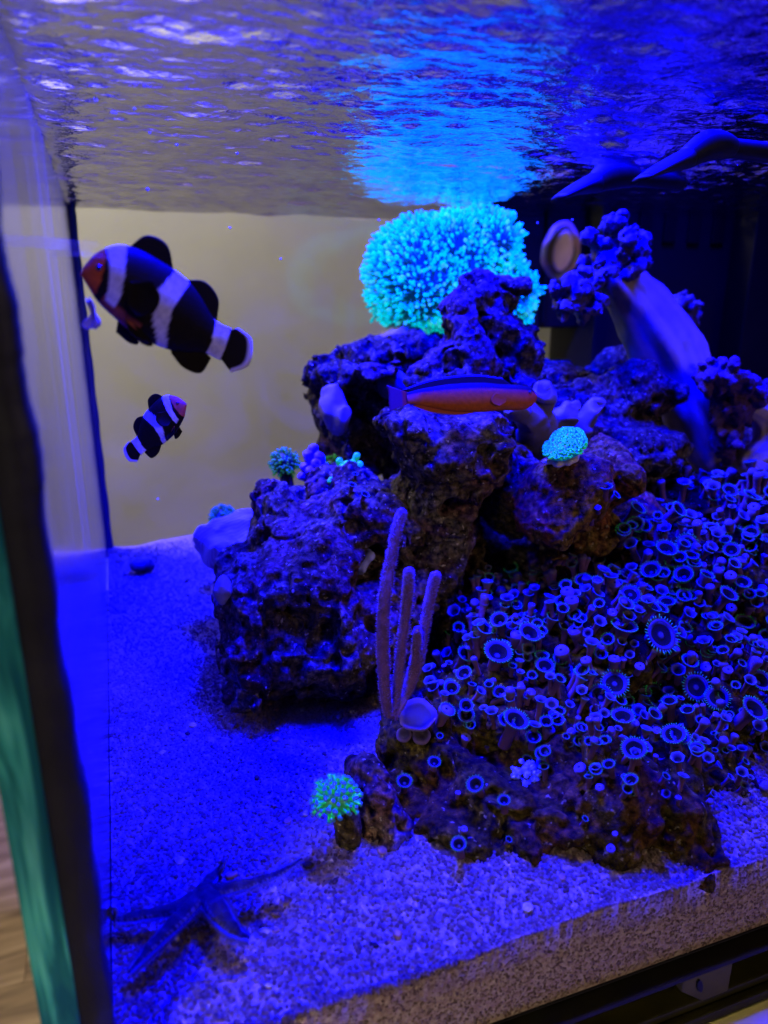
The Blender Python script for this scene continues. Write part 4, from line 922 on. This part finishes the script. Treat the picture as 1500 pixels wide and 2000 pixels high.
def fin(outline, L, th=.004, colf=None, y=0, curve=0, n=10, rays=26):
    """outline: root line and edge line, both lists of (x, v); v is down-positive, in body lengths; the fin is a rayed web with thickness"""
    A = smooth_path(outline[0], rays); B_ = smooth_path(outline[1], rays); V = []; Cc = []; F = []
    for sgn in (1, -1):
        for i in range(rays):
            for j in range(n):
                t = j / (n - 1); p = A[i] * (1 - t) + B_[i] * t
                yy = y + curve * t * t + sgn * th * (1 - .75 * t) * (.6 + .4 * (i % 2)) 
                V.append((p[0] * L, yy * L, -p[1] * L)); Cc.append(colf(i / (rays - 1), t) if colf else (.02, .02, .03))
    o = rays * n
    for i in range(rays - 1):
        for j in range(n - 1):
            a = i * n + j; F.append((a, a + n, a + n + 1, a + 1)); F.append((o + a, o + a + 1, o + a + n + 1, o + a + n))
    for i in range(rays - 1):
        a = i * n + n - 1; F.append((a, a + n, o + a + n, o + a))
    for j in range(n - 1):
        F.append((j, j + 1, o + j + 1, o + j)); a = (rays - 1) * n + j; F.append((a, o + a, o + a + 1, a + 1))
    return V, F, Cc
BLK = (.012, .009, .0012); WHT = (.62, .60, .42); ORG = (.55, .10, .006)
def clown(label, p_head, p_tail, Y1, Y2, roll=0, snout=ORG, belly=True, sq=1.13, sx=.072):
    a = P(*p_head, Y1); b = P(*p_tail, Y2); ax = b - a; L = ax.length
    sq_ = sq
    root = empty('clownfish', a)
    # local frame: x along the body towards the tail, z up, y to the far side
    xa = ax.normalized(); side = FW - xa * FW.dot(xa); side.normalize()
    za = xa.cross(side)
    if za.dot(UP) < 0: za = -za; 
    ya = za.cross(xa)
    q = Matrix((xa, ya, za)).transposed().to_quaternion(); q = q @ Quaternion((1, 0, 0), roll)
    root.rotation_mode = 'QUATERNION'; root.rotation_quaternion = q
    def col(x, cz, sy):
        v = -cz  # -1 top, +1 bottom
        # white bands as curves in (x, v)
        b1a = (sx + .004) + .045 * (v + 1) / 2 + .012 * math.sin(v * 2); b1b = b1a + .082 - .025 * (v + 1) / 2
        b2a = interp([(-1, .42), (-.4, .36), (0, .325), (.5, .37), (1, .46)], v); b2b = interp([(-1, .52), (-.4, .475), (0, .455), (.5, .46), (1, .515)], v)
        b3a = .735 + .01 * v; b3b = .835
        if b1a < x < b1b and v < .86: return WHT
        if b2a < x < b2b: return WHT
        if b3a < x < b3b: return WHT
        if x < sx + .012 * v and snout: return snout
        if belly and .12 < x < .34 and v > .80: return (.30, .07, .02)
        return BLK
    ce = [(0, .02), (.04, -.015), (.12, -.025), (.22, -.02), (.35, .0), (.5, .015), (.6, .03), (.7, .045), (.76, .05), (.84, .05)]
    ha = [(0, .022), (.04, .075), (.12, .135), (.22, .165), (.35, .180), (.5, .172), (.6, .145), (.7, .098), (.76, .082), (.84, .085)]
    ha = [(x, y * sq_) for x, y in ha]
    wd = [(0, .018), (.04, .055), (.12, .088), (.22, .10), (.35, .10), (.5, .085), (.6, .065), (.7, .045), (.76, .034), (.84, .018)]
    V, F, Cc = fish_body(L, ce, ha, wd, col); V = [(x / 1.0, y, z) for x, y, z in V]
    V = [(x * .84 if False else x, y, z) for x, y, z in V]
    # keep the body to 84 % of the length
    V = [v_ for v_ in V]
    me = mesh('body', V, F, Cc); obj('body', me, M['fish'], root)
    K = lambda i, t: tuple(np.array(BLK) * 1.0)
    def rim(i, t): return WHT if t > .88 else BLK
    def add(nm, out, cf, **kw):
        obj(nm, mesh(nm, *fin(out, L, colf=cf, **kw)), M['fin'], root)
    add('dorsal_fin', ([(.16, -.15), (.26, -.16), (.34, -.165), (.42, -.15)], [(.17, -.19), (.235, -.29), (.35, -.295), (.43, -.18)]), K)
    add('dorsal_fin', ([(.50, -.14), (.56, -.12), (.64, -.08), (.70, -.045)], [(.51, -.18), (.61, -.215), (.71, -.165), (.745, -.05)]), K)
    add('anal_fin', ([(.53, .165), (.60, .16), (.66, .14), (.70, .12)], [(.56, .22), (.65, .265), (.755, .255), (.785, .155)]), K)
    add('tail_fin', ([(.815, -.02), (.815, .02), (.815, .08), (.815, .12)], [(.88, -.065), (.985, -.035), (1.02, .10), (.93, .185)]), rim)
    cp = lambda i, t: (.30, .07, .02) if t < .35 and i < .5 else BLK
    for yy, cu in ((-.05, -.05), (.05, .05)):
        add('pelvic_fin', ([(.24, .13), (.27, .14), (.29, .15), (.32, .16)], [(.28, .22), (.36, .245), (.41, .235), (.40, .20)]), cp, y=yy, curve=cu)
        add('pectoral_fin', ([(.20, -.02), (.205, .02), (.21, .06), (.22, .09)], [(.28, -.06), (.345, .0), (.335, .09), (.27, .135)]), K, y=yy * 2.0, curve=cu * 1.2)
    iv, if_ = ico(2)
    for s in (-1, 1):
        e = obj('eye', mesh('eye', iv * .017 * L, if_), simple('fish_eye', (.01, .008, .02), .08, .8), root, (.052 * L, s * .058 * L, .02 * L))
    return tag(root, label, 'fish')
clown('larger black and white clownfish with an orange snout, heading left', (163, 522), (492, 678), .292, .312, .0)
clown('smaller black and white clownfish with a pinkish snout, facing up to the right', (360, 785), (243, 884), .440, .458, .0, snout=(.50, .10, .02), belly=False, sq=1.18, sx=.10)

# orange red fish over the rock
def orange_fish():
    a = P(1046, 775, .395); b = P(765, 778, .405); ax = b - a; L = ax.length; root = empty('orange_fish', a)
    xa = ax.normalized(); side = FW - xa * FW.dot(xa); side.normalize(); za = xa.cross(side)
    if za.dot(UP) < 0: za = -za
    ya = za.cross(xa); root.rotation_mode = 'QUATERNION'; root.rotation_quaternion = Matrix((xa, ya, za)).transposed().to_quaternion()
    def col(x, cz, sy):
        v = -cz
        if v < -.55: return (.006, .003, .004)
        t = min(1, max(0, (v + .55) / .35)); c = np.array((.16, .015, .01)) * (1 - t) + np.array((.42, .085, .004)) * t
        if x > .80: k = (x - .80) / .15; c = c * (1 - min(1, k)) + np.array((.22, .05, .08)) * min(1, k)
        if x < .2: k = 1 - x / .2; c = c * (1 - k * .7) + np.array((.36, .03, .006)) * k * .7
        return tuple(c)
    V, F, Cc = fish_body(L, [(0, .0), (.1, .005), (.3, .0), (.6, .0), (.8, -.005), (.9, 0)], [(0, .03), (.04, .065), (.12, .085), (.25, .088), (.4, .098), (.6, .09), (.75, .065), (.9, .035)],
                        [(0, .02), (.05, .045), (.15, .06), (.35, .065), (.6, .05), (.8, .025), (.9, .012)], col)
    obj('body', mesh('body', V, F, Cc), M['fish'], root)
    db = lambda i, t: (.010, .005, .004) if t < .85 else (.02, .02, .10)
    obj('dorsal_fin', mesh('dorsal_fin', *fin(([(.16, -.075), (.4, -.09), (.65, -.075), (.85, -.04)], [(.24, -.13), (.45, -.15), (.72, -.12), (.93, -.055)]), L, colf=db, rays=50)), M['fin'], root)
    ob = lambda i, t: (.36, .07, .015) if t < .8 else (.12, .06, .30)
    obj('anal_fin', mesh('anal_fin', *fin(([(.42, .085), (.55, .08), (.7, .06), (.82, .04)], [(.46, .105), (.58, .115), (.76, .095), (.87, .05)]), L, colf=ob, rays=40)), M['fin'], root)
    tb = lambda i, t: (.22, .03, .01) if t < .35 else (.07, .02, .03)
    obj('tail_fin', mesh('tail_fin', *fin(([(.87, -.03), (.87, -.01), (.87, .01), (.87, .03)], [(1.03, -.085), (1.02, -.03), (1.02, .04), (1.02, .085)]), L, colf=tb)), M['fin'], root)
    for s in (-1, 1):
        obj('pectoral_fin', mesh('pectoral_fin', *fin(([(.23, .0), (.235, .015), (.24, .03), (.245, .045)], [(.31, -.02), (.345, .015), (.34, .05), (.29, .07)]), L, colf=lambda i, t: (.38, .08, .005), y=s * .060, curve=s * .008)), M['fin'], root)
        iv, if_ = ico(2); obj('eye', mesh('eye', iv * .012 * L, if_), simple('fish_eye', (.02, .01, .03), .08, .8), root, (.06 * L, s * .044 * L, .025 * L))
    return tag(root, 'slender orange red fish with a dark blue back hovering over the middle rock', 'fish')
orange_fish()

# ------------------------------------------------------------------ starfish
root = empty('starfish', P(395, 1745, .268)); O_ = root.location.copy(); O_.z = ZSAND + .004; root.location = O_
tag(root, 'dark blue starfish with five striped tapering arms on the sand near the front corner', 'starfish')
def ground(px, py, dz=.0):
    d = D(px, py); t = (ZSAND + .004 + dz - CAM.z) / d.z; return CAM + d * t
ctr = ground(400, 1742, .006)
arms = [[(400, 1742, .006), (340, 1775, .006), (275, 1788, .004), (225, 1795, .003), (214, 1770, .012)],
        [(400, 1742, .006), (355, 1790, .007), (310, 1835, .005), (275, 1872, .003), (252, 1898, .001)],
        [(400, 1742, .006), (425, 1775, .007), (445, 1805, .005), (465, 1822, .003), (488, 1832, .001)],
        [(400, 1742, .006), (450, 1735, .008), (500, 1722, .008), (550, 1702, .009), (590, 1678, .013)],
        [(400, 1742, .006), (410, 1718, .006), (425, 1702, .007), (438, 1683, .012)]]
wid = [15, 16, 20, 14, 11]
def starmat():
    m = vcol_mat('starfish_skin', .85, .08, 0, var=(350, .45), nbump=.0012); return m
SM = starmat()
for a_, w_ in zip(arms, wid):
    pp = [(*(ground(x, y, dz) - O_), w_ / ppm(ctr) * k) for (x, y, dz), k in zip(a_, (1.0, .92, .70, .40, .12))]
    pth = smooth_path(pp, 60); n_ = 24
    def cf(t, q, ph=random.random()):
        s = math.sin(q)
        band = math.sin(t * 42 + ph * 6)
        base = np.array((.012, .010, .010)) * (1.7 if (band > .75) else 1)
        if -.55 < s < .2 or abs(math.cos(q)) > .8: base = base + (np.array((.06, .05, .05)) if math.sin(t * 150) > .1 and abs(math.cos(q)) > .80 else 0)
        return tuple(base)
    vv, ff, cc = tube([Vector(p[:3]) for p in pth], [max(.0006, p[3]) for p in pth], n_, True, (1, .8), cf, hint=Vector((0, 0, 1)))
    vv = np.array([tuple(x) for x in vv]); vv += .0006 * np.stack([vnoise(vv[:, 0], vv[:, 1], vv[:, 2], .003, 390 + k) for k in range(3)], -1)
    arm = obj('arm', mesh('arm', vv, ff, cc), SM, root)
    sp = []
    for i in range(3, 58):
        c0 = Vector(pth[i][:3]); t = (Vector(pth[min(i + 1, 59)][:3]) - Vector(pth[i - 1][:3])).normalized(); sd = t.cross(Vector((0, 0, 1))).normalized()
        for s in (-1, 1):
            r = pth[i][3]; b0 = c0 + sd * s * r * .9; tip = b0 + sd * s * .0022 + t * .0008 - Vector((0, 0, .0008))
            sp.append(tube([b0, tip], [.0004, .00015], 4, True, None, lambda t_, q: (.04, .03, .03)))
    v2, f2, c2 = merge(sp); obj('spines', mesh('spines', v2, f2, c2), M['leather'], arm)['kind'] = 'stuff'
iv, if_ = ico(3); obj('disc', mesh('disc', iv * np.array((22, 22, 14)) / ppm(ctr), if_, np.tile((.012, .010, .010), (len(iv), 1))), SM, root, ctr - O_)

# ------------------------------------------------------------------ black filter box, overflow, return nozzles
def at_box(name, a, b, m, parent, off, wv=.002): return sub(name, a, b, m, parent, off, wv)
fb = tag(empty('filter_box', (.45, .70, .28)), 'dark box hanging at the back behind the snail, beside the cyan coral', 'filter'); FO = Vector((.45, .70, .28))
pA = P(972, 500, .72); pB = P(1210, 500, .72)
zb = P(1100, 640, .72).z
at_box('housing', (pA.x, .72, zb), (pB.x, .775, .40), M['black_panel'], fb, FO)
at_box('side_rib', (P(1068, 500, .712).x, .714, zb + .004), (P(1078, 500, .712).x, .7195, .40), M['black'], fb, FO)
at_box('lid', (pA.x - .004, .716, P(1000, 405, .72).z - .002), (pB.x + .003, .7195, P(1000, 405, .72).z + .004), M['black'], fb, FO, .0008)
ob_ = tag(empty('overflow_box', (.7, .66, .2)), 'tall dark overflow panel filling the back right corner', 'overflow box'); OO = Vector((.7, .66, .2))
x0 = P(1172, 500, .69).x; x1 = P(1462, 500, .66).x
at_box('panel', (x0, .69, .0), (.797, .777, .40), M['black_panel'], ob_, OO)
at_box('side_panel', (x1 + .001, .655, .0), (.798, .688, .40), M['black'], ob_, OO)
for k in range(5):
    xx = x0 + (x1 - x0) * (k + .6) / 5.2; at_box('weir_tooth', (xx - .008, .6865, .345), (xx + .008, .6895, .395), M['black'], ob_, OO, .0008)
M['pipe'] = simple('dark_blue_black_plastic', (.016, .014, .016), .55, .15, 60, .2)
def nozzle(label, tip, mid, elbow, end, Y):
    root = empty('return_nozzle', P(*elbow, Y)); O_ = root.location.copy(); s = ppm(O_)
    def tb(nm, pts, flat):
        pth = smooth_path([(*(P(x, y, Y + dy) - O_), r / s) for x, y, r, dy in pts], 22)
        fl = [(1, 1 + (flat - 1) * (1 - i / 21)) for i in range(22)]
        # nozzle mouth is wide and thin
        vv, ff = tube([Vector(p[:3]) for p in pth], [p[3] for p in pth], 20, True, fl, hint=Vector((0, 1, .0)))
        obj(nm, mesh(nm, vv, ff), M['pipe'], root)
    tb('mouth', [(tip[0], tip[1], 5, -.01), ((tip[0] + mid[0]) / 2, (tip[1] + mid[1]) / 2 - 3, 12, -.005), (mid[0], mid[1], 20, 0)], 4.2)
    tb('elbow', [(mid[0] - 5, mid[1] + 2, 20, 0), (elbow[0] - 12, elbow[1] - 2, 28, 0), (elbow[0] + 15, elbow[1] - 4, 26, 0), (elbow[0] + 34, elbow[1], 21, .004)], 1)
    tb('pipe', [(elbow[0] + 28, elbow[1] + 0, 18, .004), (end[0], end[1], 20, .01)], 1)
    tag(root, label, 'nozzle')
nozzle('left and lower of two dark fan shaped return nozzles under the water surface', (1092, 386), (1165, 356), (1200, 344), (1330, 352), .47)
nozzle('right and nearer of two dark fan shaped return nozzles under the water surface', (1252, 350), (1345, 308), (1390, 288), (1530, 302), .33)

# ------------------------------------------------------------------ snail clinging to the front glass, seen from its foot
c = P(1096, 488, YF + .0045); s = ppm(c); root = empty('snail', c)
tag(root, 'snail stuck to the front glass showing its pale oval foot', 'snail')
q = (-(D(1096, 488))).to_track_quat('Y', 'Z')
iv, if_ = ico(4)
def blob(nm, sc_, off, col, m, ns=.0):
    vv = iv * np.array(sc_) / s; vv = vv + ns * np.stack([vnoise(vv[:, 0], vv[:, 1], vv[:, 2], .004, 490 + k) for k in range(3)], -1)
    a = math.radians(-8); vv = np.stack((vv[:, 0] * math.cos(a) - vv[:, 2] * math.sin(a), vv[:, 1], vv[:, 0] * math.sin(a) + vv[:, 2] * math.cos(a)), -1)
    return obj(nm, mesh(nm, vv, if_, [col(p) for p in iv]), m, root, off)
blob('shell', (40, 26, 55), (.0021, .0035, 0), lambda p: (.34 + .08 * math.sin(p[2] * 9), .26, .12) if p[2] < .2 else (.36, .22, .18), M['leather'], .0006)
blob('mantle', (31, 10, 45), (0, .0002, 0), lambda p: (.07, .055, .05), M['leather'], .0004)
blob('foot', (21, 9, 37), (.0001, -.0009, -.0003), lambda p: (.75, .55, .55), M['leather'], .0003)

# half-buried snail at the back of the sand
c = ground(276, 1112, .002); s = ppm(c)
prof = []
for i in range(60):
    t = i / 59; a = t * 14; r = .5 * (1 - t) ** .9
    prof.append(((r * math.cos(a) * .45), (r * math.sin(a) * .45), .1 + .35 * t, .26 * (1 - t) + .03))
vv, ff = tube([Vector(p[:3]) * (52 / s) for p in prof], [p[3] * 52 / s for p in prof], 12)
tag(obj('turban_snail', mesh('turban_snail', vv, ff), simple('dark_snail_shell', (.035, .028, .05), .6, .3, 200, .5, .0005), None, c), 'dark round snail half sunk in the sand at the back left', 'snail')

# translucent scrap by the clownfish's mouth and the pale antennae
sh = []
c = P(178, 615, .285); s = ppm(c)
nx_, ny_ = 16, 12; V_ = []; F_ = []
for i in range(nx_):
    for j in range(ny_):
        u, v_ = i / (nx_ - 1), j / (ny_ - 1) - .5
        w_ = (.25 + 1.0 * u ** 1.5) * 26; V_.append(((-4 + 8 * math.sin(u * 3) + v_ * w_ + (6 * v_ * math.sin(9 * u))) / s, (5 * math.sin(v_ * 9 + u * 4)) / s, (28 - 54 * u + 9 * abs(v_) * math.cos(v_ * 14)) / s))
for i in range(nx_ - 1):
    for j in range(ny_ - 1): a = i * ny_ + j; F_.append((a, a + ny_, a + ny_ + 1, a + 1))
o = obj('skin_scrap', mesh('skin_scrap', V_, F_), simple('pale_violet_membrane', (.28, .24, .40), .4, .4, 200, .3), None, c); o.modifiers.new('s', 'SOLIDIFY').thickness = .0003
tag(o, 'ragged pale violet scrap drifting under the large clownfish snout', 'scrap')
M['strand'] = simple('pale_strand', (.75, .72, .58), .3, .5)
for i, (a, b) in enumerate((((-40, 462), (193, 478)), ((-40, 474), (180, 488)), ((100, 496), (206, 501)))):
    pa = P(*a, .225) if i < 2 else P(*a, .225); pb = P(*b, .232)
    mid = pa.lerp(pb, .5) + Vector((0, 0, .0003))
    vv, ff = tube([pa, mid, pb], [.00012, .00013, .00005], 6)
    tag(obj('antenna', mesh('antenna', vv, ff), M['strand']), ['uppermost of three thin pale antennae reaching in from the left edge', 'middle one of three thin pale antennae at the left edge', 'lowest and shortest of three thin pale antennae, across the clownfish head'][i], 'antenna')

# ------------------------------------------------------------------ air bubbles under the surface
bm_ = mesh('air_bubble', *ico(2)); bmat = simple('bubble_skin', (.5, .55, .9), .05, 1.0)
bm_.materials.append(bmat)
bub = [(114, 163), (186, 196), (219, 220), (225, 221), (262, 213), (292, 259), (288, 370), (463, 300), (616, 261), (345, 283), (610, 713), (300, 500), (449, 445), (548, 506), (308, 975), (740, 430), (1118, 429), (1050, 435)]
BUBL = ['tiny bubble under the surface ripples nearest the left pane', 'tiny bubble just left of the pair of bubbles under the surface', 'left one of two tiny bubbles side by side under the surface', 'right one of two tiny bubbles side by side under the surface', 'tiny bubble up right of the pair of bubbles under the surface', 'tiny bubble under the rippled surface above the large clownfish dorsal fin',
        'tiny bubble just above the line where water meets the back pane', 'tiny bubble in the middle of the rippled surface, left of the cyan reflection', 'tiny bubble beside the left edge of the cyan reflection', 'tiny bubble under the surface between the clownfish and the cyan reflection', 'speck floating left of the back rock against the beige wall', 'speck floating just above the large clownfish back',
        'speck floating against the beige wall just below the water line', 'speck against the beige wall right of the large clownfish', 'lowest speck, above the sand below the small clownfish', 'speck in front of the upper left part of the cyan coral', 'speck above the snail on the glass', 'speck just left of the snail on the glass']
for i, (x, y) in enumerate(bub):
    Yb = .26 + .018 * i; o = bpy.data.objects.new('air_bubble', bm_); COL.objects.link(o); o.location = P(x, y, Yb)
    if o.location.z > ZS - .002: o.location = P(x, y, (ZS - .003 - CAM.z) / D(x, y).z * D(x, y).y)
    r = .0004 + .0003 * random.random(); o.scale = (r, r, r)
    tag(o, BUBL[i], 'bubble', 'air bubbles and specks in the water')
print('done')
